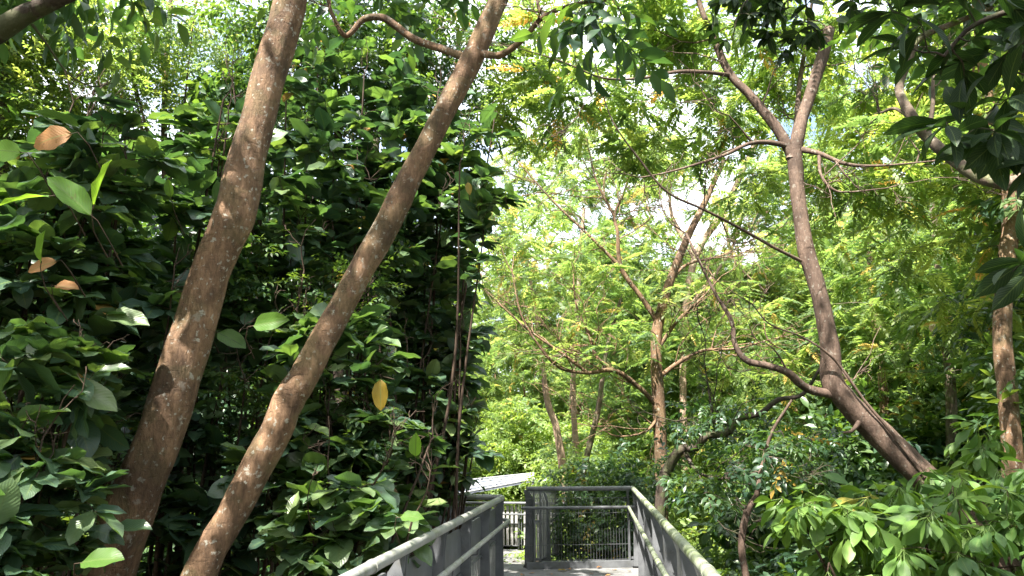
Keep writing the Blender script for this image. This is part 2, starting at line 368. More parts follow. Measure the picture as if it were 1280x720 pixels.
def grow(nodes0, rad0, own0, targets, rng, rmax=.02, rk=.0045, K=6, sag=.06, rend=.0022):
    """each target reached by a thin branch from the nearest wood"""
    n0 = len(nodes0); cap = n0 + len(targets)*3
    nodes = np.empty((cap, 3)); nodes[:n0] = nodes0; rads = np.empty(cap); rads[:n0] = rad0; n = n0; own = np.empty(cap, int); own[:n0] = own0; lown = np.empty(len(targets), int)
    d0 = np.array([np.min(((nodes0-t)**2).sum(1)) for t in targets])
    lines = np.empty((len(targets), K, 3)); rr = np.empty((len(targets), K))
    s = np.linspace(0, 1, K)[:, None]
    for j, i in enumerate(np.argsort(d0)):
        t = targets[i]
        dd = ((nodes[:n]-t)**2).sum(1); dd = dd*np.where(nodes[:n, 2] > t[2]+.1, 1.8, 1.0)
        a = int(np.argmin(dd)); A = nodes[a]; Lg = np.linalg.norm(t-A)
        bend = rng.normal(0, .09, 3)*Lg + np.array([0, 0, sag*Lg]); b2 = rng.normal(0, .035, 3)*Lg
        p = A+(t-A)*s + bend*4*s*(1-s)*.5 + b2*np.sin(s*6.28*1.3)
        lines[j] = p; lown[j] = own[a]
        r0 = min(rads[a]*.75, rmax, .004+rk*Lg*2)
        rr[j] = np.linspace(r0, rend, K)
        for q in (K//3, 2*K//3, K-1):
            if q: nodes[n] = p[q]; rads[n] = rr[j][q]; own[n] = own[a]; n += 1
    return lines, rr, lown

def foliage(buf, lines, rng, tl, per=5, size=(.8, 1.2), droop=.35, span=.55, up=1.0, njit=.35, out=None, varc=.5, vars_=.22, spread=1.0, odd=.03, flat=.45):
    """leaves along the outer part of each twig"""
    M_, K, _ = lines.shape
    tt = 1-span*rng.random((M_, per))**1.2; tt[:, 0] = 1
    x = tt*(K-1); i = np.minimum(x.astype(int), K-2); f = (x-i)[..., None]
    m = np.arange(M_)[:, None]
    loc = lines[m, i]*(1-f)+lines[m, i+1]*f
    d = nz(lines[:, -1]-lines[:, -3])[:, None, :]*[.7, .7, 1.55*flat] + rng.normal(0, spread, (M_, per, 3))*np.array([1, 1, flat])
    d = nz(d); d[..., 2] -= droop
    clump = rng.normal(0, vars_*.7, (M_, 1))
    var = np.clip(varc + clump + rng.normal(0, vars_, (M_, per)), 0, .92)
    var = np.where(rng.random(var.shape) < odd, .999, var)
    var = np.where((var > .99) & (rng.random(var.shape) < .5), .95, var)
    sc = rng.uniform(size[0], size[1], (M_, per))
    N = M_*per
    scatter(buf, tl, loc.reshape(N, 3), d.reshape(N, 3), np.tile([0, 0, up], (N, 1)).astype(float), sc.ravel(), var.ravel(), rng, njit)

def plant(name, label, cat, base, limbs, clusters, tl, leafm, bark, seed=0, per=5, size=(.8, 1.2), droop=.35, group=None, trunk_n=1,
          sides=10, lump=.03, rmax=.02, varc=.5, vars_=.2, njit=.35, span=.55, part='crown', wood='branches', spread=1.0, odd=.03, rk=.0045, rend=.0022, bare=0, bareL=1., keep=(), flat=.45):
    """limbs: list of (pts, radii); the first trunk_n make the trunk, the rest are limbs. clusters: (centre, radii, twigs)"""
    rng = np.random.default_rng(seed)
    root = empty(name, tuple(base)); tag(root, label, cat, group)
    nodes = np.vstack([l[0] for l in limbs]); rad = np.concatenate([l[1] for l in limbs])
    own = np.concatenate([np.full(len(l[0]), 0 if i < trunk_n else i) for i, l in enumerate(limbs)])
    if clusters:
        T = np.vstack([ball(rng, n, c, r) for c, r, n in clusters])
        lines, rr, lown = grow(nodes, rad, own, T, rng, rmax=rmax, rk=rk, rend=rend)
    for k in [0]+list(range(trunk_n, len(limbs))):                  # each bough is one mesh with the twigs that grow from it
        b = Buf()
        for i in (range(trunk_n) if k == 0 else [k]):
            p, r = limbs[i]
            if i >= trunk_n and i not in keep: r = np.minimum(r*np.linspace(.82, .5, len(r)), np.linspace(1, .25, len(r))*r[0]+.001)
            if (i >= trunk_n or part == 'foliage') and bare and i not in keep:
                tl_, tr_ = bare_twigs(p, r, rng, bare, bareL, rend); tubes(b, tl_, tr_, sides=5, cap=False)
            tubes(b, p, r, sides=sides if k == 0 else max(6, sides-3), lump=lump, seed=seed+i)
        if clusters and (lown == k).any(): tubes(b, lines[lown == k], rr[lown == k], sides=4, cap=False)
        put(b, ('stems' if part == 'foliage' else 'trunk') if k == 0 else 'limb', bark, root)
    if clusters:
        b = Buf(); foliage(b, lines, rng, tl, per, size, droop, varc=varc, vars_=vars_, njit=njit, span=span, spread=spread, odd=odd, flat=flat)
        put(b, part, leafm, root)
    return root
def cl(px, py, Y, rx, ry, dz, n):
    """leaf cluster given where it is seen: centre pixel, distance, half width/height in px, half depth in m"""
    c = P(px, py, Y); D = np.linalg.norm(c-CAM)
    return c, (rx/F*D, dz, ry/F*D), n

# ------------------------------------------------------------------ world, sun, camera
cam = bpy.data.cameras.new('camera'); cam.sensor_width = 36; cam.lens = 36*F/1280; cam.clip_end = 2000; cam.clip_start = .05
co = bpy.data.objects.new('camera', cam); co.location = CAM; co.rotation_euler = EUL; link(co); scene.camera = co
S_EL = math.radians(58); S_AZ = np.array([-.42, -.91])             # towards the sun, seen from above
tos = Vector((S_AZ[0]*math.cos(S_EL), S_AZ[1]*math.cos(S_EL), math.sin(S_EL))).normalized()
w = bpy.data.worlds.new('World'); scene.world = w; w.use_nodes = True
nt = w.node_tree; nt.nodes.clear()
sky = nt.nodes.new('ShaderNodeTexSky'); sky.sky_type = 'NISHITA'; sky.sun_disc = False
sky.sun_elevation = S_EL; sky.sun_rotation = math.atan2(tos.x, tos.y); sky.dust_density = 4.0; sky.air_density = 1.0; sky.ozone_density = 1.0
bg = nt.nodes.new('ShaderNodeBackground'); bg.inputs['Strength'].default_value = .11
tc = nt.nodes.new('ShaderNodeTexCoord'); cn = nt.nodes.new('ShaderNodeTexNoise'); cn.inputs['Scale'].default_value = 3.5; cn.inputs['Detail'].default_value = 7
nt.links.new(tc.outputs['Generated'], cn.inputs['Vector'])
cm = nt.nodes.new('ShaderNodeMapRange'); cm.inputs[1].default_value = .36; cm.inputs[2].default_value = .55; nt.links.new(cn.outputs[0], cm.inputs[0])
mxs = nt.nodes.new('ShaderNodeMix'); mxs.data_type = 'RGBA'; nt.links.new(cm.outputs[0], mxs.inputs[0]); nt.links.new(sky.outputs[0], mxs.inputs[6]); mxs.inputs[7].default_value = (5.6, 5.9, 6.3, 1)   # thin white cloud
wo = nt.nodes.new('ShaderNodeOutputWorld'); nt.links.new(mxs.outputs[2], bg.inputs[0]); nt.links.new(bg.outputs[0], wo.inputs[0])
sl = bpy.data.lights.new('sun', 'SUN'); sl.energy = 5.0; sl.angle = math.radians(.53); sl.color = (1, .94, .85)
so = bpy.data.objects.new('sun', sl); so.rotation_euler = tos.to_track_quat('Z', 'Y').to_euler(); link(so); so.location = (0, 0, 30)
vs = scene.view_settings; vs.view_transform = 'Standard'; vs.look = 'None'; vs.gamma = 1; vs.exposure = 2.33
cy = scene.cycles; cy.max_bounces = 7; cy.diffuse_bounces = 4; cy.glossy_bounces = 2; cy.transmission_bounces = 5; cy.transparent_max_bounces = 4
cy.use_denoising = True; cy.sample_clamp_indirect = 6; cy.caustics_reflective = False; cy.caustics_refractive = False

# ------------------------------------------------------------------ ground
def gz(x, y):
    x = np.asarray(x, float); y = np.asarray(y, float)
    z = -3.2 + .25*np.sin(x*.3+1)*np.cos(y*.22) + .12*np.sin(x*.9+y*.7)
    z = z + 7.0*np.clip((np.hypot(x, y)-26)/60, 0, 1)**1.2 + 9*np.clip((np.hypot(x, y)-90)/200, 0, 1)
    return z
rs = np.concatenate([np.linspace(0, 60, 61), np.geomspace(62, 900, 24)]); na = 96
th = np.arange(na)*2*np.pi/na
X = rs[:, None]*np.cos(th); Y = rs[:, None]*np.sin(th)+5
V = np.stack([X, Y, gz(X, Y)], -1).reshape(-1, 3); ii = np.arange(len(rs)*na).reshape(len(rs), na); nn = np.roll(ii, -1, 1)
b = Buf(); b.add(V, np.stack([ii[:-1], ii[1:], nn[1:], nn[:-1]], -1).reshape(-1, 4))
tag(b.build('ground', M['ground']), kind='structure')

# ------------------------------------------------------------------ walkway deck
RX, LX, YL, YE = .52, -1.10, 9.0, 11.3
YF, ZF = 18.8, -.72                                                # far rail of the lower landing
b = Buf()
y = -3.0
while y < YE:                                                      # slabs laid across the walk
    y2 = min(y+.6, YE+.1); xl = LX-.06 if y < YL-.3 else LX-1.9
    n = 1 if xl > -2 else 2
    for k in range(n):
        xa = xl+(RX+.06-xl)*k/n; xb = xl+(RX+.06-xl)*(k+1)/n
        box(b, ((xa+xb)/2, (y+y2)/2, -.03), (xb-xa-.008*(k < n-1), y2-y-.008, .06))
    y = y2
tag(b.build('walkway_deck', M['deck'], smooth=False), kind='structure')
b = Buf()                                                          # ramp down to the lower landing
def quadslab(b, p, t=.08):
    p = np.array(p, float); v = np.vstack([p, p-[0, 0, t]])
    b.add(v, [[0, 1, 2, 3], [7, 6, 5, 4], [0, 4, 5, 1], [1, 5, 6, 2], [2, 6, 7, 3], [3, 7, 4, 0]])
nr = 9
for k in range(nr):
    a0, a1 = k/nr, (k+1)/nr-.001*1
    ya, yb = YE+.11+(16.4-YE-.11)*a0, YE+.11+(16.4-YE-.11)*a1-.006; za, zb = ZF*a0, ZF*a1
    quadslab(b, [(-3.0, ya, za), (-.56, ya, za), (-.56, yb, zb), (-3.0, yb, zb)])
quadslab(b, [(-6.5, 16.41, ZF), (-.6, 16.41, ZF), (-.6, YF+.05, ZF), (-6.5, YF+.05, ZF)])
tag(b.build('ramp', M['deck'], smooth=False), kind='structure')
b = Buf()
for (x0, y0, z0, x1, y1, z1) in [(LX+.1, -3, -.2, LX+.1, YE, -.2), (RX-.1, -3, -.2, RX-.1, YE, -.2), (-2.8, YE, -.25, -2.8, 16.4, ZF-.22), (-1., YE, -.25, -1., 16.4, ZF-.22), (-6, 18.6, ZF-.22, -.6, 18.6, ZF-.22)]:
    tubes(b, np.linspace((x0, y0, z0), (x1, y1, z1), 3), np.full(3, .09), sides=8)
tag(b.build('walkway_beam', M['metal']), 'grey steel beams carrying the walkway deck and ramp', 'beam')
for (x, yy, zt) in [(-.3, 1, -.2), (-.3, 6, -.2), (-.9, 10.2, -.2), (-1.9, 14, -.6), (-1.9, 18.5, ZF-.2)]:
    b = Buf(); tubes(b, np.array([(x, yy, float(gz(x, yy))-.1), (x, yy, zt)]), np.array([.12, .12]), sides=14)
    box(b, (x, yy, zt-.02), (1.4, .14, .12))
    tag(b.build('support_column', M['metal']), 'grey steel column standing under the walkway deck', 'column', 'columns under the walkway')

# ------------------------------------------------------------------ railings
def railing(label, path, side, H=1.05, HR=.80, posts=None, style='board', top='railtop', endcap=True, hand=True, group=None):
    """path: list of (x,y,z) at deck level; side: unit 2-vector pointing to the walkers"""
    path = [np.array(p, float) for p in path]
    root = empty('railing', tuple(path[0])); tag(root, label, 'railing', group)
    up = np.array([0, 0, 1.])
    sds = [np.array([s[0], s[1], 0.]) for s in side]
    # rounded path for the tubes
    def line(h, off):
        pts = []
        for k, p in enumerate(path):
            if k == 0: s = sds[0]
            elif k == len(path)-1: s = sds[-1]
            else:
                s = sds[k-1]+sds[k]; s = s/(1+np.dot(sds[k-1], sds[k])) if np.dot(sds[k-1], sds[k]) > -.9 else sds[k]
            pts.append(p+up*h+s*off)
        out = [pts[0]]
        for k in range(1, len(pts)-1):
            a, c, d = pts[k-1], pts[k], pts[k+1]; r = .10
            u1 = (a-c)/np.linalg.norm(a-c); u2 = (d-c)/np.linalg.norm(d-c)
            for t in np.linspace(0, 1, 6): out.append((c+u1*r)*(1-t)**2+2*c*t*(1-t)+(c+u2*r)*t*t)
        out.append(pts[-1]); return np.array(out)
    p = line(H, .03); b = Buf(); tubes(b, p, np.full(len(p), .031), sides=16)
    L0 = np.linalg.norm(p[1]-p[0]); t0 = (p[1]-p[0])/L0
    for q in np.arange(1.5, L0-.2, 2.44): tubes(b, np.array([p[0]+t0*q, p[0]+t0*(q+.035)]), np.full(2, .0345), sides=16)
    put(b, 'top_rail', M[top], root)
    if hand:
        p = line(HR, .10)
        e0 = p[0]+(p[0]-p[1])/np.linalg.norm(p[0]-p[1])*.06; e0 = e0-sds[0]*.07-up*.01
        e1 = p[-1]+(p[-1]-p[-2])/np.linalg.norm(p[-1]-p[-2])*.06-sds[-1]*.07-up*.01
        p = np.vstack([e0, p, e1]); b = Buf(); tubes(b, p, np.full(len(p), .021), sides=12); put(b, 'handrail', M[top], root)
    slatme = None
    for k in range(len(path)-1):
        a, c = path[k], path[k+1]; d = c-a; Lk = np.linalg.norm(d); d /= Lk; s = sds[k]; dh = nz(np.array([d[0], d[1], 0.])); s = nz(s)
        R = np.stack([dh, s, up], 1)
        if style == 'mesh': npost = max(1, round(Lk/1.45))
        else: npost = max(1, round(Lk/1.22))
        for i in range(npost+1):
            if k > 0 and i == 0: continue
            q = a+d*Lk*i/npost
            if i == 0: q = q+d*.03
            if i == npost: q = q-d*(.15 if style == 'mesh' else .03)
            b = Buf()
            if style == 'mesh':
                for o in (-.045, .045): box(b, q+d*o+up*.51, (.012, .075, 1.02), M=R)
                box(b, q+up*.62, (.09, .03, .03), M=R); box(b, q+up*.12, (.09, .03, .03), M=R)
            else:                                                   # flat plate: wide foot, panel part, leaning neck under the rail
                prof = [(-.10, .0), (.05, .0), (.035, .55), (.03, .86), (.045, 1.025), (.008, 1.025), (-.055, .93), (-.075, .60)]
                for o in (-.03, .03):
                    n_ = len(prof); v = np.array([q+s*x+up*z+dh*(o+e) for e in (-.006, .006) for x, z in prof])
                    b.add(v, [[0, 1, 2, 7], [7, 2, 3, 6], [6, 3, 4, 5], [n_+7, n_+2, n_+1, n_+0], [n_+6, n_+3, n_+2, n_+7], [n_+5, n_+4, n_+3, n_+6]]+[[i_, i_+n_, (i_+1) % n_+n_, (i_+1) % n_] for i_ in range(n_)])
                    box(b, q+up*.01-s*.02, (.12, .17, .014), M=R)
                for o in (-.045, .045):
                    for e in (-.08, .045): tubes(b, np.array([q+dh*o+s*e+up*.015, q+dh*o+s*e+up*.034]), np.full(2, .009), sides=6)
                for z_ in (.13, .56, .70, .84): tubes(b, np.array([q-dh*.045+s*(-.03)+up*z_, q+dh*.045+s*(-.03)+up*z_]), np.full(2, .010), sides=6)
            post = put(b, 'post', M['metal'], root, smooth=False)
            if hand:
                b = Buf(); tubes(b, np.array([q+up*(HR-.08)+s*.03, q+up*(HR-.07)+s*.09, q+up*(HR-.02)+s*.10]), np.full(3, .008), sides=6)
                o = b.build('bracket', M['metal'], post, origin=tuple(root.location)); o.location = (0, 0, 0)
        if style == 'mesh':
            b = Buf(); nw = int(Lk/.04)
            W = np.array([[a+d*Lk*i/nw+up*.09-s*.02, a+d*Lk*i/nw+up*.93-s*.02] for i in range(1, nw)])
            tubes(b, W, np.full(W.shape[:2], .0022), sides=4, cap=False)
            for h in (.10, .30, .72, .92): tubes(b, np.array([a+up*h-s*.024, c+up*h-s*.024]), np.full(2, .0028), sides=4)
            put(b, 'wire_mesh', M['metal'], root)
            b = Buf(); box(b, (a+c)/2+up*.045, (Lk, .09, .085), M=R); put(b, 'kerb_board', M['metal'], root, smooth=False)
        else:
            slope = (c-a)[2]
            for i in range(npost):
                q0 = a+d*(Lk*i/npost+.05); q1 = a+d*(Lk*(i+1)/npost-.05)
                if style == 'board':
                    b = Buf()                                       # outer board with nicked top corners
                    pr = [(0, .60), (1, .60), (1, .90), (.93, .945), (.07, .945), (0, .90)]
                    v = []
                    for e in (-.058, -.040):
                        for u, z in pr: v.append(q0+(q1-q0)*u+up*z+s*e)
                    b.add(v, [[0, 1, 2, 5], [5, 2, 3, 4], [11, 8, 7, 6], [10, 9, 8, 11]]+[[j, j+6, (j+1) % 6+6, (j+1) % 6] for j in range(6)])
                    put(b, 'board', M['metal'], root, smooth=False)
                b = Buf()
                tubes(b, np.array([q0+up*.08-s*.045, q1+up*.08-s*.045]), np.full(2, .014), sides=6)
                tubes(b, np.array([q0+up*.575-s*.045, q1+up*.575-s*.045]), np.full(2, .014), sides=6)
                put(b, 'bar', M['metal'], root)
                nb = max(2, int(np.linalg.norm(q1-q0)/.10))
                top_h = .57 if style == 'board' else .99
                for j in range(nb):
                    q = q0+(q1-q0)*(j+.5)/nb
                    if slatme is None:
                        b = Buf(); pr = [(-.045, .07), (-.045, .86)] + [(-.045, top_h)] if style == 'board' else [(-.055, .07), (-.055, .85), (-.01, top_h)]
                        w2 = .022 if style == 'board' else .03
                        for (s0, z0), (s1, z1) in zip(pr[:-1] if style != 'board' else [(-.045, .07)], pr[1:] if style != 'board' else [(-.045, top_h)]):
                            v = [s*(s0+t)+dh*o+up*z0 for t in (-.003, .003) for o in (-w2, w2)]+[s*(s1+t)+dh*o+up*z1 for t in (-.003, .003) for o in (-w2, w2)]
                            b.add(v, [[0, 1, 5, 4], [3, 2, 6, 7], [1, 3, 7, 5], [2, 0, 4, 6], [4, 5, 7, 6], [0, 2, 3, 1]])
                        o = b.build('slat', M['slat'], root, smooth=False); slatme = o.data
                    else: o = link(bpy.data.objects.new('slat', slatme), root)
                    o.location = q-path[0]
    return root
railing('grey left-hand railing of the walkway with solid boards, slats and a pale round top rail', [(LX, -.2, 0), (LX, YL, 0), (LX-1.1, YL+.25, 0)], [(1, 0), (.222, .975)], style='board')
railing('right-hand railing of the walkway, its top rail green with algae', [(RX, -.2, 0), (RX, YE, 0)], [(-1, 0)], style='slats', top='railalgae')
railing('grey wire-mesh railing closing the far end of the walkway', [(RX-.03, YE+.02, 0), (-.98, YE-.33, 0)], [(.226, -.974)], style='mesh', top='metal')
railing('short slatted railing running down the ramp behind the wire-mesh railing', [(-.97, YE-.2, 0), (-.66, 13.0, -.1)], [(-.987, .163)], style='slats', top='metal', H=1.0, hand=False)
railing('distant railing across the lower landing under the pale roof', [(-6.3, YF, ZF), (-.7, YF, ZF)], [(0, -1)], style='slats', top='metal')

# ------------------------------------------------------------------ pale roof of the shelter down the slope
root = empty('shelter', (-4.0, 27, float(gz(-4, 27)))); tag(root, 'shelter with a pale blue-white panelled roof beyond the left railing', 'shelter')
A = P(598, 616, 25.5); B_ = P(664, 602, 25.5); C_ = P(664, 596, 29.5); D_ = P(630, 598, 29.5)
A2 = A+np.array([-2.2, 0, -.35]); D2 = D_+np.array([-2.4, 0, -.2])
b = Buf(); quadslab(b, [A2, B_+[.1, 0, .05], C_+[.1, 0, .1], D2], .05); put(b, 'roof', M['glass'], root, smooth=False)
b = Buf()
for t in np.linspace(0, 1, 10):
    tubes(b, np.array([A2+(B_+[.1, 0, .05]-A2)*t+[0, 0, .03], D2+(C_+[.1, 0, .1]-D2)*t+[0, 0, .03]]), np.full(2, .03), sides=6)
for t in np.linspace(0, 1, 5):
    tubes(b, np.array([A2+(D2-A2)*t+[0, 0, .035], B_+[.1, 0, .05]+(C_+[.1, 0, .1]-B_-[.1, 0, .05])*t+[0, 0, .035]]), np.full(2, .03), sides=6)
put(b, 'roof_frame', M['white'], root)
for q in (A2, B_+[.05, 0, 0], C_+[.05, 0, 0], D2):
    b = Buf(); tubes(b, np.array([[q[0], q[1], float(gz(q[0], q[1]))], q-[0, 0, .06]]), np.full(2, .06), sides=10); put(b, 'post', M['metal'], root)

# ------------------------------------------------------------------ the two leaning trunks on the left
GB = lambda x, y: (x, y, float(gz(x, y)))
def base_of(l):                                                     # ground point under the first trunk point
    if isinstance(l, list): l = l[0]
    p = l[0][0]; return GB(float(p[0]), float(p[1]))
def rooted(l, dx=0., dy=0., k=1.25):                                # run a trunk on down to the ground
    p, r = l; g = np.array(GB(p[0][0]+dx, p[0][1]+dy)) - [0, 0, .15]
    n = 6; s = np.linspace(0, 1, n, endpoint=False)[:, None]
    return np.vstack([g+(p[0]-g)*s, p]), np.concatenate([np.linspace(r[0]*k, r[0], n, endpoint=False), r])
tA = limb([(118, 790, 4.5, 84), (142, 690, 4.5, 78), (190, 570, 4.5, 70), (228, 455, 4.55, 63), (262, 345, 4.6, 59), (292, 272, 4.6, 60), (312, 185, 4.65, 53), (338, 90, 4.7, 50), (364, 0, 4.7, 46), (374, -70, 4.7, 44), (400, -260, 4.6, 40)])
tA = rooted((tA[0], tA[1]*.83), -.5, 0)
lims = [tA,
        wl([tA[0][-1], (-1.6, 4.2, 7.0), (-.4, 3.6, 8.2)], [.085, .06, .03]), wl([tA[0][-1], (-2.6, 3.6, 7.2), (-3.6, 2.6, 8.4)], [.08, .06, .03]), wl([tA[0][-12], (-2.9, 5.2, 6.2), (-4.0, 5.8, 7.8)], [.06, .045, .02]),
        limb([(165, 655, 4.5, 26), (140, 640, 4.45, 24), (126, 636, 4.4, 20)], 3)]
plant('leaning_tree', 'thick leaning brown trunk furthest left, with a short dead stub near its foot', 'tree', base_of([tA]), lims,
      [((-.6, 3.4, 8.6), (1.8, 1.6, .8), 48), ((-3.6, 2.4, 8.8), (1.8, 1.8, .9), 50), ((-3.9, 5.6, 8.4), (1.5, 1.5, .9), 24), ((-5.5, .5, 9.0), (1.8, 1.8, .8), 40)], SPRAYL, M['mid'], M['bark'], keep=(4,), seed=11, odd=.008, per=4, sides=28, lump=.035, rmax=.03)
tB = limb([(222, 790, 4.3, 54), (252, 712, 4.3, 50), (295, 632, 4.35, 47), (342, 545, 4.4, 47), (362, 500, 4.4, 50), (384, 462, 4.4, 42), (428, 380, 4.5, 40), (478, 292, 4.55, 39), (520, 208, 4.6, 36), (560, 130, 4.65, 34), (594, 66, 4.7, 33), (626, -8, 4.7, 30), (650, -80, 4.7, 28), (690, -220, 4.7, 24)])
tB = rooted((tB[0], tB[1]*.82), -.5, 0)
j = P(590, 72, 4.7)
lims = [tB,
        limb([(588, 74, 4.72, 13), (560, 64, 4.8, 12), (520, 50, 4.9, 13), (497, 34, 4.9, 13), (478, 22, 4.9, 13), (455, 24, 4.9, 14), (440, 40, 4.9, 15), (430, 44, 4.9, 17), (420, 28, 4.9, 19), (410, 0, 4.9, 20), (404, -50, 4.9, 22)], 4),
        limb([(598, 66, 4.68, 12), (625, 69, 4.6, 11), (655, 48, 4.5, 10), (678, 22, 4.4, 9), (715, 6, 4.3, 8), (765, -3, 4.2, 7), (830, -30, 4.0, 5)], 4),
        limb([(681, 20, 4.4, 7), (672, 5, 4.5, 6), (668, -40, 4.6, 5)], 3),
        wl([tB[0][-1], (.6, 4.2, 7.2), (1.6, 3.4, 8.2)], [.05, .04, .02]), wl([tB[0][-1], (-.6, 3.2, 7.2), (-1.2, 2.0, 8.3)], [.05, .04, .02])]
plant('leaning_tree', 'slimmer leaning trunk rising to the top centre, crossed by a thin bough near the top', 'tree', base_of([tB]), lims,
      [((1.4, 3.2, 8.4), (1.7, 1.6, .8), 40), ((-1.2, 1.4, 8.6), (1.8, 1.5, .7), 52), ((.4, 1.0, 8.8), (1.8, 1.4, .7), 36),
       cl(450, -24, 5.2, 110, 20, .6, 12), cl(755, 12, 4.3, 30, 16, .2, 5)], SPRAYL, M['mid'], M['bark'], bare=2, bareL=.5, seed=12, odd=.008, per=4, sides=26, lump=.04, rmax=.03, varc=.35)
lm = limb([(-330, 300, 3.6, 60), (-200, 170, 3.6, 44), (-60, 70, 3.6, 34), (5, 34, 3.6, 28), (40, 14, 3.6, 22), (85, -6, 3.6, 18), (160, -40, 3.6, 14)])
lims = [rooted(lm, -.3, 0), limb([(40, 30, 3.6, 5), (62, 60, 3.7, 4), (85, 92, 3.8, 3), (115, 108, 3.9, 3), (140, 104, 4.0, 2)], 4)]
plant('overhanging_tree', 'dark bough cutting across the top left corner of the picture', 'tree', base_of([lm]), lims,
      [cl(60, -45, 3.8, 80, 22, .4, 14), ((-4.5, 1.5, 5.6), (1.0, 1.2, .8), 14), ((-3.6, -.5, 7.6), (1.8, 1.6, .8), 20)], SPRAYL, M['mid'], M['barkdark'], odd=0, seed=13, per=4, sides=16, varc=.3)

# ------------------------------------------------------------------ big-leaved shrubs, left
def shrub(label, bx, by, clusters, seed, nst=12, per=5, size=(.12, .285), varc=.42, tl=None, mat='big', group=None, bark='twig', **k):
    rng = np.random.default_rng(seed+500)
    base = GB(bx, by); limbs = []
    for i in range(nst):
        c, r, _ = clusters[i % len(clusters)]
        t = np.asarray(c)+rng.normal(0, .5, 3)*np.asarray(r); b0 = np.array(base)+[rng.normal(0, .05), rng.normal(0, .05), -.05]
        m1 = b0+(t-b0)*.35+[*rng.normal(0, .12, 2), .25]; m2 = b0+(t-b0)*.7+[*rng.normal(0, .12, 2), .15]
        limbs.append(wl([b0, m1, m2, t], [.026, .02, .014, .007], 5))
    return plant('broadleaf_shrub', label, 'shrub', base, limbs, clusters, tl or BIG, M[mat], M[bark], seed=seed, per=per, size=size, trunk_n=nst, sides=7,
                 part='foliage', wood='twigs', varc=varc, group=group, droop=k.pop('droop', .06), njit=k.pop('njit', .34), span=.85, spread=k.pop('spread', .9), odd=.006, bare=1, bareL=.6, flat=.25, **k)
S = {}
S['a'] = shrub('big-leaved shrub at the left edge, one dry orange leaf held above its pale new leaves', -3.6, 4.2, [cl(45, 300, 4.4, 110, 80, .6, 93), cl(110, 215, 4.5, 80, 50, .4, 34), cl(115, 150, 4.6, 40, 30, .2, 8), cl(100, 390, 4.6, 110, 70, .6, 79)], 21)
S['b'] = shrub('big-leaved shrub low in the left corner, left of the thick trunk', -3.1, 3.5, [cl(30, 510, 3.9, 85, 90, .5, 89), cl(30, 660, 3.6, 75, 80, .4, 69)], 22)
S['c'] = shrub('big-leaved shrub behind the thick leaning trunk, its leaves level with the dry orange leaf', -3.5, 5.9, [cl(200, 270, 5.5, 90, 90, .6, 89), cl(270, 170, 5.6, 50, 50, .4, 21), cl(190, 410, 5.6, 90, 80, .6, 89)], 23)
S['d'] = shrub('dark big-leaved shrub low between the feet of the two leaning trunks', -3.0, 5.9, [cl(215, 560, 5.7, 80, 80, .5, 79), cl(230, 680, 5.5, 90, 60, .5, 59)], 24, varc=.3)
S['e'] = shrub('big-leaved shrub filling the upper gap between the two leaning trunks', -2.8, 6.9, [cl(370, 260, 6.4, 80, 90, .6, 98), cl(360, 150, 6.5, 60, 50, .5, 25), cl(330, 400, 6.3, 80, 80, .6, 93)], 25, varc=.36)
S['f'] = shrub('big-leaved shrub right of the slim leaning trunk, hung with one golden leaf', -2.1, 5.8, [cl(420, 470, 5.8, 75, 80, .5, 84), cl(380, 600, 5.5, 80, 80, .5, 84)], 26, varc=.36)
S['g'] = shrub('tall dark shrub whose leaves reach out over the slim trunk towards the bright clearing', -2.0, 7.6, [cl(480, 300, 7.2, 80, 90, .6, 118), cl(555, 255, 7.3, 65, 70, .4, 84), cl(470, 200, 7.4, 90, 60, .5, 79), cl(440, 110, 7.6, 90, 50, .5, 33), cl(530, 140, 7.6, 50, 40, .4, 21), cl(606, 238, 7.0, 30, 34, .3, 14), cl(596, 320, 7.0, 22, 36, .3, 9), cl(600, 170, 7.1, 22, 20, .3, 5)], 27, varc=.30)
S['h'] = shrub('dark shrub behind the near half of the left railing', -1.9, 5.2, [cl(430, 660, 4.9, 75, 60, .35, 64), cl(490, 590, 5.6, 60, 70, .35, 64)], 28, varc=.36)
S['i'] = shrub('dark shrub crowding the far end of the left railing', -1.9, 8.0, [cl(535, 510, 7.6, 58, 100, .4, 118), cl(545, 400, 7.7, 50, 70, .4, 79), cl(530, 600, 7.6, 48, 40, .3, 43), cl(590, 560, 7.4, 18, 26, .2, 6), cl(588, 430, 7.4, 16, 24, .2, 5)], 29, varc=.28)

for k, (lab, bx_, by_, cs) in enumerate([
    ('small-leaved shrub threading up between the two leaning trunks', -2.7, 6.0, [cl(300, 500, 5.6, 50, 60, .4, 28), cl(330, 340, 6.0, 50, 60, .4, 25)]),
    ('small-leaved shrub low in the left corner, under the big-leaved ones', -3.6, 4.5, [cl(90, 580, 4.5, 70, 50, .4, 28), cl(40, 430, 4.6, 60, 40, .3, 16)]),
    ('small-leaved shrub twining up right of the slim leaning trunk', -2.3, 6.4, [cl(450, 380, 6.3, 50, 60, .4, 28), cl(440, 540, 5.6, 50, 50, .3, 23)])]):
    shrub(lab, bx_, by_, cs, 201+k, nst=5, per=4, size=(.5, .8), varc=.6, tl=SPRAY, mat='mid')
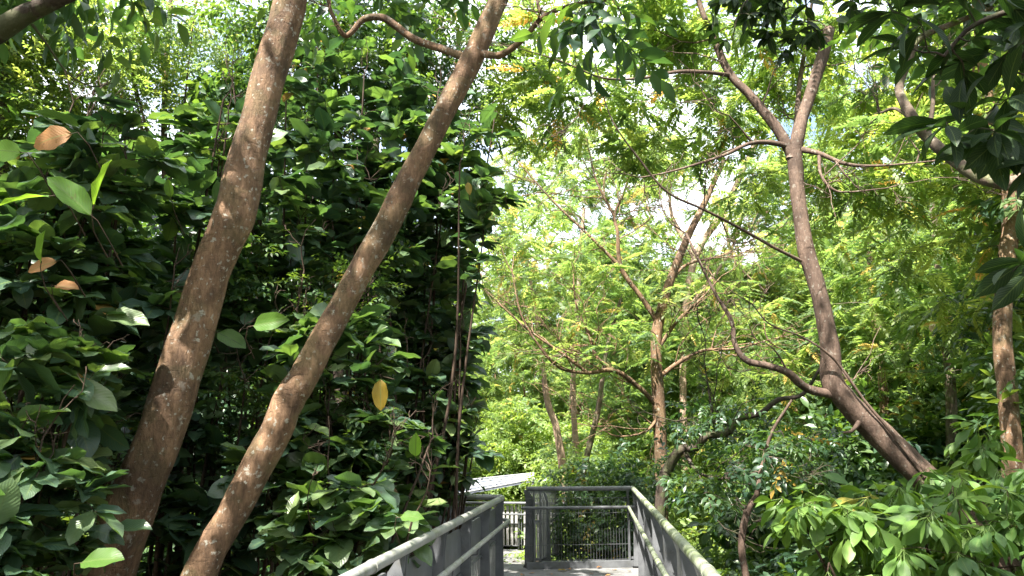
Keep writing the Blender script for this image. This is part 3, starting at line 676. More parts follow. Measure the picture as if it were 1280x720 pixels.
# single leaves that stand out, each a part of the shrub it grows on
def one_leaf(root, px, py, Y, length_px, ang, face, mat, label=None, t=0, stalk=True, name='leaf'):
    """ang: direction of the tip in the picture plane, degrees; face: how far the blade turns to the viewer"""
    c = P(px, py, Y); D = np.linalg.norm(c-CAM); Lw = length_px*.88/F*D
    right, upv, back = RM[:, 0], RM[:, 1], RM[:, 2]
    a = math.radians(ang); d = right*math.cos(a)+upv*math.sin(a)+back*.15
    n = back*face+np.array([0, 0, 1.])*(1-face)
    b = Buf(); rng = np.random.default_rng(int(px))
    scatter(b, [BIG[t]], (c-nz(d)*Lw/2)[None], d[None], n[None], np.array([Lw]), np.array([.6]), rng, 0)
    o = put(b, name, M[mat], root)
    if label: o['label'] = label
    if stalk:
        b = Buf(); s0 = c-nz(d)*Lw/2; tubes(b, np.array([s0+nz(d)*.01, s0-nz(d)*Lw*.15, s0-nz(d)*Lw*.3-[0, -.05, .06], s0-nz(d)*Lw*.3-[0, -.18, .16]]), np.array([.002, .002, .003, .004]), sides=6)
        put(b, 'leaf_stalk', M['twig'], root)
    return o
one_leaf(S['a'], 62, 173, 3.5, 50, 195, .75, 'dry', 'curled dry orange leaf', 1)
one_leaf(S['a'], 52, 333, 3.5, 36, 200, .6, 'dry', 'small dry orange leaf behind green ones', 0)
one_leaf(S['a'], 84, 360, 3.6, 34, -10, .5, 'dry', 'dry orange leaf', 2)
one_leaf(S['a'], 86, 246, 3.3, 66, 138, .5, 'lime', 'broad lime-green new leaf', 2)
one_leaf(S['a'], 130, 228, 3.4, 62, 62, .35, 'lime', 'narrow lime-green upright leaf', 2)
one_leaf(S['a'], 28, 250, 3.3, 60, 190, .25, 'lime', None, 0)
one_leaf(S['a'], 3, 188, 3.2, 42, 175, .9, 'lime', 'round lime-green leaf at the picture edge', 1)
one_leaf(S['a'], 55, 308, 3.4, 42, 75, .4, 'lime', None, 2)
one_leaf(S['c'], 212, 235, 4.4, 24, 95, .7, 'lime', 'pale pointed bud', 2, name='bud')
one_leaf(S['f'], 340, 404, 4.2, 54, 8, .7, 'lime', 'glowing lime-green leaf', 2)
one_leaf(S['e'], 290, 425, 5.2, 46, -25, .5, 'lime', None, 0)
one_leaf(S['f'], 476, 494, 4.6, 44, -88, .8, 'gold', 'hanging golden yellow leaf', 2)
one_leaf(S['f'], 520, 555, 4.9, 36, 86, .5, 'lime', 'upright yellow-green leaf', 2)
one_leaf(S['h'], 515, 645, 4.4, 34, 8, .4, 'lime', 'bright green leaf over the railing', 1)
one_leaf(S['g'], 586, 236, 6.6, 19, -80, .8, 'gold', 'orange-yellow hanging leaf', 2)
one_leaf(S['g'], 637, 236, 6.5, 20, -60, .9, 'lime', None, 1)
one_leaf(S['b'], 128, 700, 3.3, 58, 10, .4, 'lime', 'pale green leaf at the foot of the thick trunk', 0)

# small trees above and behind the big-leaved shrubs
def smalltree(name, label, trunk, clusters, tl, mat, bark, seed, extra=(), group=None, root_d=(0, 0), **k):
    l = rooted(limb(trunk), *root_d)
    return plant(name, label, 'tree', base_of([l]), [l]+[limb(e, 4) for e in extra], clusters, tl, M[mat], M[bark], seed=seed, group=group, **k)
smalltree('small_leaved_tree', 'dense dark tree top centre-left behind the slim leaning trunk', [(440, 660, 8.6, 14), (420, 420, 8.6, 12), (415, 250, 8.6, 10), (430, 100, 8.6, 8), (450, -40, 8.6, 6)],
          [cl(430, 90, 8.4, 90, 70, .7, 130), cl(520, 110, 8.6, 60, 60, .6, 80), cl(390, 10, 8.2, 110, 40, .7, 70), cl(560, 185, 8.8, 45, 40, .5, 45), cl(560, 50, 8.9, 80, 60, .8, 70), cl(500, 10, 8.9, 80, 40, .7, 40)], SPRAY, 'mid', 'barkdark', 41, per=5, size=(.8, 1.1), varc=.55)
smalltree('small_leaved_tree', 'sunlit small-leaved tree behind the shrubs, between the left corner bough and the thick trunk', [(205, 560, 9.5, 10), (208, 300, 9.5, 9), (205, 150, 9.5, 7), (212, 20, 9.5, 6), (220, -60, 9.5, 5)],
          [cl(205, 70, 9.4, 95, 55, 1.0, 120), cl(150, 20, 9.0, 90, 40, .8, 90), cl(270, 110, 9.6, 60, 70, .8, 50), cl(240, 0, 9.2, 100, 40, .9, 50), cl(140, 140, 9.6, 100, 40, .8, 50), cl(250, 190, 9.8, 90, 40, .8, 50)], SPRAYS, 'yellowgreen', 'barkred', 42, per=4, varc=.4,
          extra=[[(200, 210, 9.4, 6), (180, 150, 9.3, 5), (160, 60, 9.2, 4), (150, 0, 9.1, 3)], [(206, 250, 9.4, 6), (225, 170, 9.3, 4), (238, 60, 9.2, 3), (245, 0, 9.1, 2)], [(200, 230, 9.3, 6), (180, 170, 9.2, 5), (165, 95, 9.1, 4)]])
smalltree('small_leaved_tree', 'small-leaved tree at the far left edge with sky showing through', [(4, 500, 8.5, 14), (2, 300, 8.5, 13), (6, 130, 8.5, 12), (12, 40, 8.5, 10), (20, -60, 8.5, 8)],
          [cl(40, 110, 8.4, 50, 45, .8, 34), cl(90, 50, 8.6, 60, 45, .8, 50), cl(60, 200, 8.8, 80, 36, .7, 34), cl(150, 90, 8.8, 60, 60, .7, 40), cl(20, 60, 8.5, 60, 50, .7, 30), cl(10, 30, 8.5, 50, 40, .8, 26)], SPRAYS, 'feather', 'barkgrey', 43, per=5, varc=.6)
for (px, Y, c, sd, lab) in [(330, 9.8, [(320, 160, 80, 80), (350, 330, 90, 110)], 44, 'slender tree seen between the two leaning trunks, above the shrubs'),
                            (130, 10.5, [(110, 330, 110, 110), (60, 480, 100, 110)], 45, 'dark tree deep behind the left corner shrubs'),
                            (250, 10.0, [(220, 430, 100, 110), (290, 570, 110, 100)], 46, 'dark tree deep behind the feet of the leaning trunks'),
                            (470, 10.5, [(460, 420, 80, 110), (520, 330, 50, 100), (470, 580, 80, 90)], 47, 'dark tree deep behind the left railing')]:
    smalltree('understory_tree', lab, [(px, 700, Y, 16), (px+10, 500, Y, 14), (px-8, 300, Y, 11), (px+6, 120, Y, 8)], [cl(a, b_, Y, rx, ry, 1.0, 85) for a, b_, rx, ry in c], SPRAYL, 'mid', 'barkdark', sd, per=5, size=(.9, 1.3), varc=.25)

# ------------------------------------------------------------------ the forked tree on the right
tC = limb([(1262, 720, 8.0, 50), (1205, 650, 8.0, 48), (1150, 592, 8.0, 44), (1102, 546, 8.0, 40), (1060, 503, 8.0, 36), (1040, 474, 8.0, 32), (1036, 425, 8.0, 28), (1022, 360, 8.0, 25), (1006, 305, 8.0, 24), (997, 240, 8.0, 22), (992, 188, 8.0, 22)])
tC = (tC[0], tC[1]*.82)
lims = [rooted(tC, .5, .1),
        limb([(993, 200, 8, 18), (972, 162, 8, 17), (940, 122, 8, 16), (912, 92, 8, 15), (892, 48, 8, 14), (872, -4, 8, 12), (862, -70, 7.9, 10)]),
        limb([(991, 200, 8, 18), (1002, 152, 8, 15), (1016, 108, 8, 15), (1028, 70, 8, 15), (1037, 36, 8, 14)]),
        limb([(994, 196, 8.2, 12), (996, 150, 8.4, 10), (1000, 100, 8.6, 9), (1008, 50, 8.8, 8), (1020, -30, 9, 7)]),
        limb([(1046, 494, 8, 15), (1010, 486, 7.9, 13), (985, 466, 7.8, 13), (960, 457, 7.8, 12), (932, 450, 7.8, 11), (918, 428, 7.8, 10), (914, 400, 7.8, 9), (893, 365, 7.9, 7), (872, 322, 8, 6), (858, 292, 8.1, 5)], 5),
        limb([(990, 184, 8, 9), (962, 178, 7.9, 8), (935, 180, 7.8, 7), (905, 194, 7.7, 6), (868, 206, 7.6, 5), (832, 216, 7.5, 4), (800, 222, 7.4, 3)], 5),
        limb([(998, 186, 8, 10), (1024, 192, 7.9, 9), (1058, 205, 7.8, 7), (1100, 207, 7.7, 5), (1180, 200, 7.5, 3)], 5),
        limb([(1024, 194, 7.9, 6), (1026, 218, 7.85, 5), (1040, 236, 7.8, 5), (1060, 240, 7.8, 4), (1110, 235, 7.7, 3)], 5),
        limb([(912, 94, 8, 7), (880, 90, 7.7, 6), (845, 90, 7.5, 6), (800, 98, 7.3, 5), (752, 97, 7.1, 4), (700, 76, 6.9, 3), (640, 58, 6.8, 2)], 5),
        limb([(1001, 326, 7.95, 6), (965, 308, 7.7, 5), (930, 288, 7.5, 5), (880, 262, 7.3, 5), (834, 240, 7.1, 4), (800, 200, 7.0, 4), (765, 150, 6.9, 3), (748, 95, 6.8, 3), (735, 40, 6.8, 2)], 5),
        limb([(1156, 596, 7.85, 5), (1112, 538, 7.85, 5), (1080, 500, 7.85, 5), (1052, 460, 7.85, 5), (1030, 438, 7.8, 6), (1000, 420, 7.8, 5), (962, 405, 7.8, 4), (940, 380, 7.8, 3)], 5),
        limb([(1074, 528, 7.9, 7), (1064, 539, 7.85, 4), (1054, 541, 7.8, 2)], 3)]
plant('forked_tree', 'reddish forked tree leaning in from the right, one fork snapped off short', 'tree', base_of([lims[0]]), lims,
      [cl(900, 60, 9.0, 110, 50, 1.2, 70), cl(1080, 90, 9.5, 110, 60, 1.2, 85), cl(760, 40, 8.8, 120, 50, 1.2, 70), cl(690, 130, 9.2, 100, 45, 1.0, 60), cl(860, 160, 9.0, 100, 40, 1.0, 40),
       cl(1110, 200, 8.6, 90, 35, 1.0, 44), cl(960, -40, 8.5, 200, 40, 1.5, 60), cl(1000, 250, 9.5, 90, 40, 1.0, 30)], FROND, M['feather'], M['barkred'], bare=4, bareL=1.1, keep=(2, 11), seed=51, per=5, size=(.85, 1.25), sides=16, lump=.04, droop=.2, rmax=.016, varc=.5, rk=.006, rend=.003)
smalltree('slender_tree', 'straight slender trunk near the right edge', [(1270, 640, 8.6, 27), (1266, 580, 8.6, 25), (1260, 500, 8.6, 23), (1253, 420, 8.6, 21), (1258, 335, 8.6, 21), (1264, 270, 8.6, 19), (1258, 225, 8.6, 18), (1240, 150, 8.6, 14), (1225, 60, 8.6, 11), (1215, -60, 8.6, 9)],
          [cl(1210, 160, 9.4, 100, 70, 1.2, 50), cl(1240, 60, 9.2, 100, 60, 1.2, 56), cl(1180, 290, 9.8, 90, 60, 1.0, 40), cl(1230, 370, 10.4, 60, 50, 1.0, 24)], FROND, 'feather', 'bark', 52, per=5, sides=16, droop=.2, varc=.6, rmax=.012,
          extra=[[(1254, 215, 8.6, 10), (1230, 180, 8.7, 8), (1215, 120, 8.8, 6), (1220, 60, 8.9, 5)]])
# bough coming in from the right edge
lm = limb([(1560, 420, 5.0, 60), (1420, 290, 5.0, 36), (1300, 230, 5.0, 22), (1262, 229, 5.0, 19), (1225, 221, 5.1, 17), (1190, 198, 5.2, 15), (1160, 172, 5.3, 14), (1143, 150, 5.3, 13), (1124, 112, 5.4, 11), (1136, 74, 5.5, 10), (1150, 48, 5.5, 8), (1190, 30, 5.5, 7), (1240, 10, 5.5, 6)], 6)
plant('overhanging_tree', 'smooth grey bough curving in from the right edge and back up', 'tree', base_of([lm]), [rooted(lm, .4, 0), limb([(1150, 158, 5.3, 7), (1120, 136, 5.4, 6), (1100, 141, 5.5, 5), (1096, 130, 5.5, 3)], 4), limb([(1160, 172, 5.3, 8), (1166, 130, 5.3, 7), (1168, 90, 5.3, 6), (1190, 55, 5.3, 5), (1230, 30, 5.3, 4)], 4)],
      [cl(1230, -10, 5.6, 110, 30, .5, 26), ((4.2, 5.5, 7.5), (1.4, 1.4, .6), 30)], SPRAYL, M['mid'], M['barkgrey'], bare=3, bareL=.6, seed=53, per=4, sides=16, varc=.35)
# near, shaded big leaves hanging in at the upper right
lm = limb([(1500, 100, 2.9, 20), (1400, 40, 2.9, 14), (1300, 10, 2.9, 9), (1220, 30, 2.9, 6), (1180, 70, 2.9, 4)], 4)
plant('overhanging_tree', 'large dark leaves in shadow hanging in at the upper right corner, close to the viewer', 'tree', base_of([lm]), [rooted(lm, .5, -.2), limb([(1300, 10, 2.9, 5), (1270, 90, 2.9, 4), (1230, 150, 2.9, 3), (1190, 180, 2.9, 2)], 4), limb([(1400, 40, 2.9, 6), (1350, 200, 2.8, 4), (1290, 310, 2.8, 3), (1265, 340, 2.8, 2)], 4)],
      [cl(1150, 30, 2.9, 60, 24, .15, 5), cl(1200, 150, 2.9, 70, 40, .2, 7), cl(1255, 90, 2.9, 40, 60, .2, 8), cl(1262, 20, 2.9, 60, 30, .2, 8), cl(1290, 190, 2.9, 20, 30, .1, 3), cl(1285, 330, 2.8, 12, 20, .08, 3), ((.9, 1.7, 5.2), (1.3, 1.1, .4), 130), ((1.6, 1.5, 4.6), (.9, .7, .3), 60)],  # last two clusters: unseen leaves overhead, added to shade the hanging ones
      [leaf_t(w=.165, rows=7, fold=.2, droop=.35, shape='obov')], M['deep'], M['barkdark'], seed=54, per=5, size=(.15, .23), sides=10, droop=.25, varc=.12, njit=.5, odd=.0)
# leaves hanging in at the top
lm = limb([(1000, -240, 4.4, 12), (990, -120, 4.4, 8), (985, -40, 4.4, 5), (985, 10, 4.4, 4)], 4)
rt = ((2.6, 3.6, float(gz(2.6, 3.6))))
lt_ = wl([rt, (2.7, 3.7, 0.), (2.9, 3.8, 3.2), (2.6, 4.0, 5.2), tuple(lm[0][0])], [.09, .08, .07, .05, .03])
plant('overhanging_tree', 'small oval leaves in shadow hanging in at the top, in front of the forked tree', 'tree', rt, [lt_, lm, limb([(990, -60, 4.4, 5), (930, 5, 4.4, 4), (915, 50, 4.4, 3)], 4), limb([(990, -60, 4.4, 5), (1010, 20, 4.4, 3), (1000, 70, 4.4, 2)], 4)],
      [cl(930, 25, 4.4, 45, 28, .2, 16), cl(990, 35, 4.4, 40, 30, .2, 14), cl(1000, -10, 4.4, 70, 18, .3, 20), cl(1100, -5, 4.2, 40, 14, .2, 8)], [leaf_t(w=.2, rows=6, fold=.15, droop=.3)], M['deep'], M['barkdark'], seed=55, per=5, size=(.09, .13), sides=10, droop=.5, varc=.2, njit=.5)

# ------------------------------------------------------------------ whorl-leaved shrub, lower right
def whorlshrub(label, bx, by, clusters, seed, varc=.55):
    rng = np.random.default_rng(seed); base = GB(bx, by); limbs = []
    for i in range(8):
        c, r, _ = clusters[i % len(clusters)]; t = np.asarray(c)+rng.normal(0, .4, 3)*np.asarray(r)-[0, 0, .15]; b0 = np.array(base)+[*rng.normal(0, .05, 2), -.05]
        limbs.append(wl([b0, b0+(t-b0)*.4+[0, 0, .35], b0+(t-b0)*.75+[0, 0, .2], t], [.03, .024, .016, .008], 5))
    return plant('whorled_shrub', label, 'shrub', base, limbs, clusters, WHORL, M['whorl'], M['twig'], seed=seed, per=2, size=(.85, 1.35), trunk_n=8, sides=7, part='foliage', wood='twigs', droop=0., njit=.18, varc=varc, span=.35, spread=1.)
whorlshrub('whorl-leaved shrub catching the sun at lower right, nearest to the right railing', 2.9, 6.2, [cl(1010, 640, 5.9, 50, 36, .35, 9), cl(1075, 625, 5.9, 50, 34, .35, 10), cl(1060, 690, 5.7, 60, 30, .35, 9), cl(1130, 650, 5.8, 50, 36, .35, 9)], 61)
whorlshrub('whorl-leaved shrub below the foot of the forked tree, filling the lower right corner', 4.0, 6.4, [cl(1190, 640, 6.0, 50, 40, .4, 10), cl(1240, 600, 6.2, 50, 34, .4, 9), cl(1230, 690, 5.7, 70, 36, .4, 10), cl(1160, 700, 5.6, 50, 26, .3, 7), cl(1285, 660, 5.9, 40, 40, .4, 7)], 62, .5)
whorlshrub('small whorl-leaved shrub against the slender trunk at the right edge', 5.3, 7.8, [cl(1225, 560, 7.6, 28, 26, .3, 7), cl(1275, 590, 7.4, 24, 24, .3, 4), cl(1165, 596, 7.3, 22, 14, .3, 3)], 63, .4)

# ------------------------------------------------------------------ spreading tree in the clearing, beyond the end of the walkway
tE = limb([(826, 690, 14, 18), (827, 620, 14, 17), (826, 560, 14, 16), (823, 500, 14, 16), (820, 440, 14, 14), (824, 400, 14, 13), (838, 350, 14, 11), (858, 300, 14, 9), (880, 255, 14, 8), (905, 200, 14, 6)])
lims = [rooted(tE),
        limb([(822, 402, 14, 9), (802, 372, 13.9, 8), (776, 334, 13.8, 8), (772, 290, 13.7, 7), (768, 268, 13.7, 6), (782, 235, 13.6, 5), (790, 190, 13.5, 3)], 4),
        limb([(822, 508, 14, 8), (800, 485, 13.8, 8), (768, 463, 13.6, 8), (735, 466, 13.4, 7), (700, 460, 13.2, 6), (676, 435, 13.1, 5), (652, 395, 13, 4), (640, 340, 13, 3)], 4),
        limb([(768, 463, 13.6, 6), (745, 445, 13.6, 5), (735, 415, 13.6, 5), (720, 380, 13.6, 4), (716, 330, 13.6, 3)], 4),
        limb([(826, 470, 14, 8), (850, 452, 14, 7), (880, 438, 14, 6), (920, 436, 14, 5), (960, 425, 14, 3)], 4),
        limb([(776, 334, 13.8, 6), (742, 300, 13.7, 5), (692, 252, 13.6, 4), (650, 205, 13.5, 3)], 4), limb([(735, 466, 13.4, 6), (700, 440, 13.3, 5), (655, 408, 13.2, 4), (606, 362, 13.1, 3)], 4),
        limb([(820, 440, 14, 7), (846, 402, 14, 6), (872, 378, 13.9, 5), (902, 345, 13.8, 3)], 4), limb([(824, 520, 14, 6), (806, 540, 13.8, 4), (770, 545, 13.6, 3), (745, 530, 13.5, 2)], 4),
        limb([(768, 270, 13.7, 5), (745, 225, 13.6, 4), (735, 180, 13.5, 3)], 4),
        limb([(838, 350, 14, 6), (860, 330, 14, 5), (900, 320, 14, 4), (940, 300, 14, 3)], 4)]
plant('spreading_tree', 'wide-spreading tree with a slender trunk rising just beyond the far railing corner', 'tree', base_of([lims[0]]), lims,
      [cl(690, 330, 14.5, 110, 50, 1.5, 60), cl(720, 430, 14.2, 110, 36, 1.3, 50), cl(800, 370, 14.6, 100, 50, 1.5, 36), cl(780, 200, 14, 90, 36, 1.4, 30), cl(900, 400, 14.8, 90, 50, 1.4, 34), cl(640, 250, 15, 60, 50, 1.2, 45), cl(850, 215, 15, 70, 40, 1.2, 26), cl(890, 290, 15.5, 60, 30, 1.2, 14), cl(930, 470, 15, 70, 40, 1.2, 34)],
      FROND, M['yellowgreen'], M['bark'], bare=7, bareL=1.7, seed=71, per=4, size=(.9, 1.3), sides=12, droop=.2, varc=.4, rmax=.03, rk=.009, rend=.004)
plant('leaning_tree', 'dark crooked stem leaning right beyond the right railing corner', 'tree', GB(*P(812, 690, 10.6)[:2]), [
      rooted(limb([(824, 680, 10.6, 15), (827, 610, 10.6, 14), (836, 584, 10.6, 13), (850, 563, 10.5, 12), (870, 559, 10.5, 10), (884, 544, 10.4, 10), (907, 542, 10.4, 9), (924, 523, 10.4, 9), (950, 517, 10.3, 7), (972, 500, 10.3, 6), (1004, 492, 10.3, 5), (1030, 452, 10.2, 3)])),
      limb([(855, 562, 10.5, 8), (872, 590, 10.3, 6), (905, 598, 10.2, 5), (945, 590, 10, 3)], 4), limb([(895, 540, 10.4, 6), (888, 500, 10.3, 5), (880, 450, 10.3, 3)], 4)],
      [cl(900, 520, 10.6, 70, 30, .8, 34), cl(980, 560, 10.8, 80, 36, .9, 40), cl(870, 590, 10.8, 40, 26, .6, 18)], SPRAY, M['mid'], M['barkdark'], bare=8, bareL=1.1, seed=72, per=3, varc=.3, rk=.007, rend=.004)
plant('sapling', 'thin red-brown crooked sapling beside the right railing', 'tree', GB(*P(932, 730, 7.8)[:2]), [
      rooted(limb([(934, 730, 7.8, 9), (927, 680, 7.8, 9), (934, 640, 7.8, 9), (946, 618, 7.8, 7), (952, 585, 7.8, 5), (965, 540, 7.8, 4), (990, 500, 7.8, 3)]), k=1.1)],
      [cl(960, 560, 7.9, 46, 30, .4, 16), cl(900, 600, 8.0, 40, 30, .4, 12)], SPRAY, M['mid'], M['barkred'], seed=73, per=3, varc=.4, rmax=.006)
# thin trunks in the clearing and the pale tree in the sky gap
for k, (lab, tr, cs, bk, mt) in enumerate([
    ('pale thin trunk leaning left in the sunny clearing', [(708, 620, 19, 11), (700, 560, 19, 10), (694, 530, 19, 9), (684, 500, 19, 8), (676, 440, 19, 6), (660, 330, 19, 4)], [(650, 300, 90, 50, 60), (690, 400, 80, 40, 40)], 'barkpale', 'yellowgreen'),
    ('pale thin upright trunk in the middle of the sunny clearing', [(724, 620, 21, 9), (720, 560, 21, 8), (716, 480, 21, 7), (722, 380, 21, 6), (730, 260, 21, 4)], [(740, 230, 90, 50, 56), (700, 200, 80, 40, 40)], 'barkpale', 'yellowgreen'),
    ('dark thin trunk leaning right in the sunny clearing', [(722, 620, 17, 8), (736, 560, 17, 8), (748, 510, 17, 7), (760, 430, 17, 5), (790, 330, 17, 3)], [(780, 330, 70, 50, 40)], 'barkgrey', 'yellowgreen'),
    ('stout pale tree forking against the patch of open sky', [(858, 620, 22, 10), (854, 500, 22, 9), (856, 400, 22, 9), (870, 320, 22, 9), (905, 262, 22, 8), (930, 210, 22, 7), (960, 140, 22, 5)], [(1000, 150, 80, 50, 36), (860, 120, 110, 60, 50), (760, 200, 90, 50, 40), (810, 240, 70, 50, 30), (930, 380, 80, 50, 30)], 'barkpale', 'yellowgreen'),
    ('grey trunk half hidden behind the forked tree', [(1190, 640, 14, 15), (1190, 560, 14, 14), (1188, 480, 14, 13), (1180, 400, 14, 11), (1165, 250, 14, 8)], [(1150, 300, 110, 60, 90), (1180, 420, 90, 50, 60), (1080, 380, 60, 40, 30)], 'barkgrey', 'yellowgreen'),
    ('feathery tree standing far back right of the forked tree', [(1110, 640, 18, 12), (1105, 500, 18, 11), (1090, 350, 18, 9), (1080, 150, 18, 6)], [(1090, 300, 120, 70, 90), (1080, 430, 120, 60, 80), (1130, 150, 110, 60, 70)], 'bark', 'yellowgreen')]):
    Yd = tr[0][2]; ex = []
    if k == 3: ex = [[(868, 322, 22, 8), (840, 270, 22, 7), (836, 220, 22, 5), (820, 150, 22, 4)], [(850, 400, 22, 8), (880, 360, 22, 7), (915, 310, 22, 6), (930, 250, 22, 4)], [(905, 262, 22, 6), (915, 320, 21.8, 6), (940, 350, 21.8, 4)]]
    smalltree('background_tree', lab, tr, [cl(a, b_, Yd, rx, ry, 1.8, n) for a, b_, rx, ry, n in cs], FROND, mt, bk, 80+k, per=9, size=(.9, 1.4), droop=.2, varc=.45, extra=ex, bare=6, bareL=2.2, rmax=.035, rk=.009, rend=.006)

# ------------------------------------------------------------------ prototypes that are copied through the wood
def proto(name, label, kind, seed, H, Rr, tl, mat, bark, n=(10, 55), size=(1, 1.5), low=.35, tr=.13, per=6, cat='tree', flat=.35):
    rng = np.random.default_rng(seed); pts = [(0, 0, -.3)]
    for i in range(1, 6): pts.append((rng.normal(0, .25)*i*.4, rng.normal(0, .25)*i*.4, H*.88*i/5))
    T = wl(pts, np.linspace(tr, .03, 6)); limbs = [T]; cls_ = []
    for i in range(n[0]):
        a = i*2.4+rng.uniform(-.5, .5); h = H*(low+(1-low)*(i+.5)/n[0]); rr = Rr*(1-.55*((h/H-low)/(1-low))**2)*rng.uniform(.35, .8)
        c = np.array([math.cos(a)*rr, math.sin(a)*rr, h]); k = int(len(T[0])*min(.95, (h/H)*.85)); s = T[0][k]
        limbs.append(wl([s, s+(c-s)*.5+[0, 0, .25*rr*.5], c], [T[1][k]*.5, T[1][k]*.3, .012], 4)); cls_.append((c, (Rr*.5, Rr*.5, Rr*flat*rng.uniform(.5, .9)), n[1]))
    o = plant(name, label, cat, (0, 0, 0), limbs[:1], cls_, tl, M[mat], M[bark], seed=seed, per=per, size=size, sides=8, droop=.2, varc=.45, rmax=.03)
    return o
def dup(root, loc, rz, sc, label=None):
    r = root.copy(); link(r); r.location = loc; r.rotation_euler = (0, 0, rz); r.scale = (sc,)*3
    if label: r['label'] = label
    for ch in list(root.children):
        c = ch.copy(); link(c); c.parent = r; c.location = (0, 0, 0)
    return r
LF = 'yellow-green feathery tree far back in the wood beyond the walkway'
LB = 'dark broad-leaved tree standing deep in the wood'
LU = 'low sunlit bush on the forest floor far beyond the walkway'
LD = 'low dark understory bush on the forest floor among the trunks'
protos = {
 'F': [proto('feathery_tree', LF, 0, 101+i, 15+2*i, 3.6, FRONDS, 'yellowgreen', 'bark', (13, 60), (.8, 1.25), per=9) for i in range(3)],
 'B': [proto('broadleaf_tree', LB, 0, 111+i, 12+2*i, 3.0, SPRAYL, 'mid', 'barkdark', (12, 50), (1.1, 1.6), low=.2) for i in range(2)],
 'U': [proto('bush', LU, 0, 121+i, 2.4, 1.5, SPRAY, 'far', 'twig', (7, 60), (.7, 1.1), low=.2, tr=.04, cat='bush', flat=.5) for i in range(2)],
 'D': [proto('bush', LD, 0, 131+i, 3.0, 1.6, SPRAYL, 'mid', 'twig', (7, 50), (.8, 1.2), low=.15, tr=.04, cat='bush', flat=.5) for i in range(2)]}
GR = {'F': 'feathery trees far back in the wood', 'B': 'broad-leaved trees deep in the wood', 'U': 'sunlit bushes far beyond the walkway', 'D': 'dark understory bushes'}
rngp = random.Random(5); used = {}
def place(k, x, y, sc, zoff=0):
    p = protos[k][rngp.randrange(len(protos[k]))]
    loc = (x, y, float(gz(x, y))+zoff); rz = rngp.uniform(0, 6.28)
    if p.name not in used:
        used[p.name] = 1; p['group'] = GR[k]; p.location = loc; p.rotation_euler = (0, 0, rz); p.scale = (sc,)*3; return p
    q = dup(p, loc, rz, sc); q['group'] = GR[k]; return q
def at(px, Y): 
    p = P(px, 560, Y); return p[0], p[1]
# wood behind: rows of feathery trees, open at the sky gap (px 830-960)
for Y, xs, hs in ((20, (1010, 1110, 1210, 1300), .62), (27, (470, 1030, 1100, 1180, 1270, 1350), .75), (25, (790, 850, 915), .6), (36, (470, 540, 640, 730, 790, 1010, 1080, 1150, 1240, 1320), .8), (48, (440, 510, 570, 640, 700, 760, 840, 920, 1000, 1080, 1170, 1260, 1340), .75)):
    for px in xs:
        x, y = at(px+rngp.uniform(-20, 20), Y+rngp.uniform(-2, 2)); place('F', x, y, rngp.uniform(.85, 1.15)*hs)
# low sunlit growth that closes the clearing
for Y, xs in ((22, (775, 830, 880, 930, 980)), (28, (770, 800, 860, 920, 980)), (33, range(540, 1040, 44)), (40, range(540, 1100, 50)), (50, range(500, 1100, 45))):
    for px in xs:
        x, y = at(px+rngp.uniform(-12, 12), Y+rngp.uniform(-1.5, 1.5)); place('U', x, y, rngp.uniform(1.1, 1.6)*(.85+Y/60))
for px, Y, s in [(780, 15.4, 1.2), (810, 17, 1.3), (740, 17.5, 1.1), (872, 14.5, 1.1), (905, 17, 1.4)]:
    x, y = at(px, Y); q = place('U', x, y, s*1.2)
for k, (lab, cs) in enumerate([('leafy bush right behind the wire-mesh railing, left of its middle', [cl(728, 655, 12.6, 30, 50, .5, 60), cl(722, 600, 13.0, 26, 30, .4, 24)]),
                             ('leafy bush right behind the wire-mesh railing, by its right post', [cl(782, 650, 12.6, 34, 60, .6, 80), cl(790, 592, 13.0, 34, 30, .5, 34)]),
                             ('bush with upright sunlit leaves above the middle of the wire-mesh railing', [cl(706, 592, 20., 40, 24, .7, 46), cl(740, 590, 19., 40, 22, .7, 44)])]):
    q = cs[0][0]; bs = np.array(GB(float(q[0]), float(q[1])))
    plant('bush', lab, 'bush', tuple(bs), [wl([bs, (bs+c[0])/2+[0, 0, .2], c[0]], [.03, .02, .008], 5) for c in cs], cs, SPRAY, M['mid' if k < 2 else 'far'], M['twig'], seed=140+k, per=4, size=(.9, 1.4) if k < 2 else (1., 1.6), trunk_n=2, part='foliage', varc=.45)
# dark growth: right understory and behind the left shrubs
for px, Y, s in [(960, 11, 1.1), (1040, 10.5, 1.2), (1110, 11, 1.2), (1190, 10.5, 1.3), (1260, 11, 1.3), (1000, 14, 1.5), (1090, 14.5, 1.6), (1180, 15, 1.6), (1280, 14, 1.6), (900, 9.0, .8), (985, 8.6, .9), (1060, 8.2, .9), (1150, 8.0, 1.0), (1250, 8.6, 1.1), (1320, 8, 1.2)]:
    x, y = at(px, Y); place('D', x, y, s)
for px, Y, s in [(-60, 8, 1.5), (60, 8.8, 1.3), (210, 9.5, 1.2), (330, 11, 1.3), (395, 12, 1.3), (-20, 5.5, 1.1)]:
    x, y = at(px, Y); place('D', x, y, s)
for px, Y, s in [(-80, 12, .6), (40, 13, .72), (170, 14, .7), (300, 14, .7), (400, 15, .8), (430, 18, .7), (90, 19, .65), (250, 20, .7), (380, 22, .9), (1330, 16, .8), (1240, 20, .8), (1150, 24, .7), (-200, 8, .9), (1450, 10, .9)]:
    x, y = at(px, Y); place('B', x, y, s)
for x, y, s in [(7, -4, .9), (-7, -3, 1), (9, 3, .9), (-9, 3, 1), (3, -9, 1), (-3, -10, 1.)]: place('B', x, y, s)

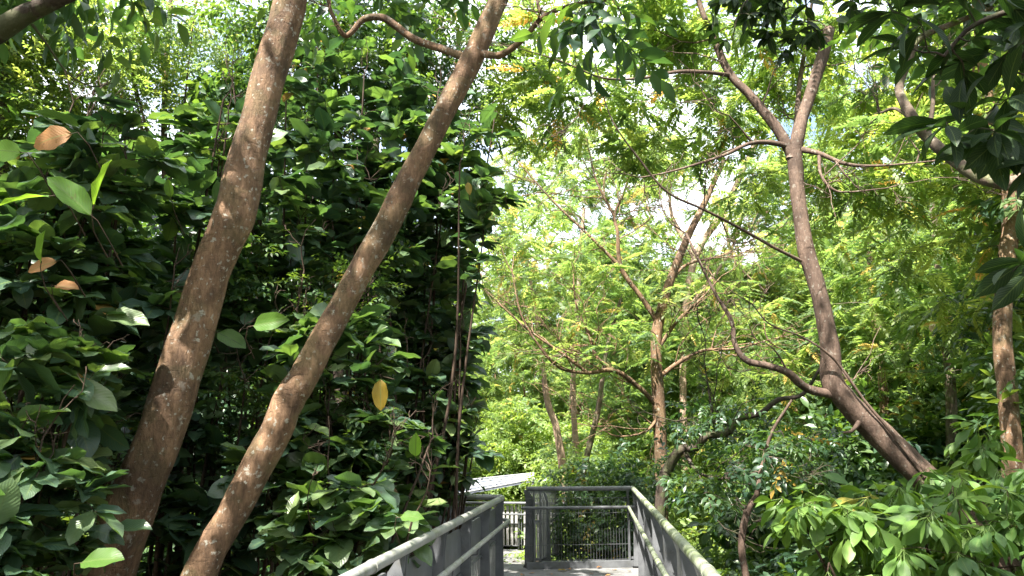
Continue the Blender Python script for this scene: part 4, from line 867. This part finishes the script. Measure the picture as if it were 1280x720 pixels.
# ground cover: seedlings and ferns over the forest floor
rng = np.random.default_rng(9); n = 5200
r_ = 3+42*rng.random(n)**.8; a = rng.uniform(0, math.pi, n); x = r_*np.cos(a); y = r_*np.sin(a)
keep = ~((x > -3.4) & (x < .9) & (y < 20) & (y > -3)); x, y = x[keep], y[keep]; n = len(x)
loc = np.stack([x, y, gz(x, y)+rng.uniform(.02, .35, n)], -1); d = nz(rng.normal(0, 1, (n, 3))*[1, 1, .3]+[0, 0, .3])
b = Buf(); scatter(b, SPRAYL, loc, d, np.tile([0, 0, 1.], (n, 1)), rng.uniform(.8, 1.8, n), rng.uniform(.2, .9, n), rng, .3)
tag(b.build('undergrowth', M['mid']), 'low seedlings and ferns covering the forest floor', 'undergrowth', kind='stuff')
# far wood: leafy masses closing the view
n = 26000; a = rng.uniform(0, 2*math.pi, n); rr = rng.uniform(62, 95, n); u = rng.random(n)
x = rr*np.cos(a); y = rr*np.sin(a); hgt = (11+5*np.sin(a*23)+3*np.sin(a*57+1)+3*np.sin(a*91))
loc = np.stack([x, y, gz(x, y)+u**.7*hgt], -1); d = nz(rng.normal(0, 1, (n, 3)))
b = Buf(); scatter(b, FRONDS, loc, d, np.tile([0, 0, 1.], (n, 1)), rng.uniform(4, 7, n), np.clip(.5+.25*np.sin(a*40)+rng.normal(0, .15, n), 0, .95), rng, .4)
tag(b.build('far_wood', M['far']), 'hazy far-off wood closing the view behind the trees', 'wood', kind='stuff')

# fallen leaves on the deck
for i, (px, py, rz) in enumerate([(697, 713, .4), (722, 708, 2.0), (752, 709, 4.0), (786, 714, 1.2), (668, 716, 3.0), (710, 711, 5.1), (737, 717, .2), (771, 712, 2.6), (655, 718, 4.4), (690, 718, 1.9), (763, 718, 3.6), (641, 703, 1.), (648, 692, 2.4)]):
    dd = ray(px, py); t = (0.012-1.6)/dd[2]; c = CAM+dd*t
    b = Buf(); scatter(b, [BIG[i % 3]], c[None], np.array([[math.cos(rz), math.sin(rz), 0.]]), np.array([[0, 0, 1.]]), np.array([.14 if i == 0 else .06+.02*(i % 3)]), np.array([.5]), rng, .05)
    o = b.build('fallen_leaf', M['dry' if i else 'gold'], origin=tuple(c)); 
    tag(o, 'larger yellow fallen leaf lying on the deck before the wire-mesh railing' if i == 0 else 'small dry brown leaf fallen on the grey walkway deck', 'leaf', None if i == 0 else 'dry leaves on the deck')
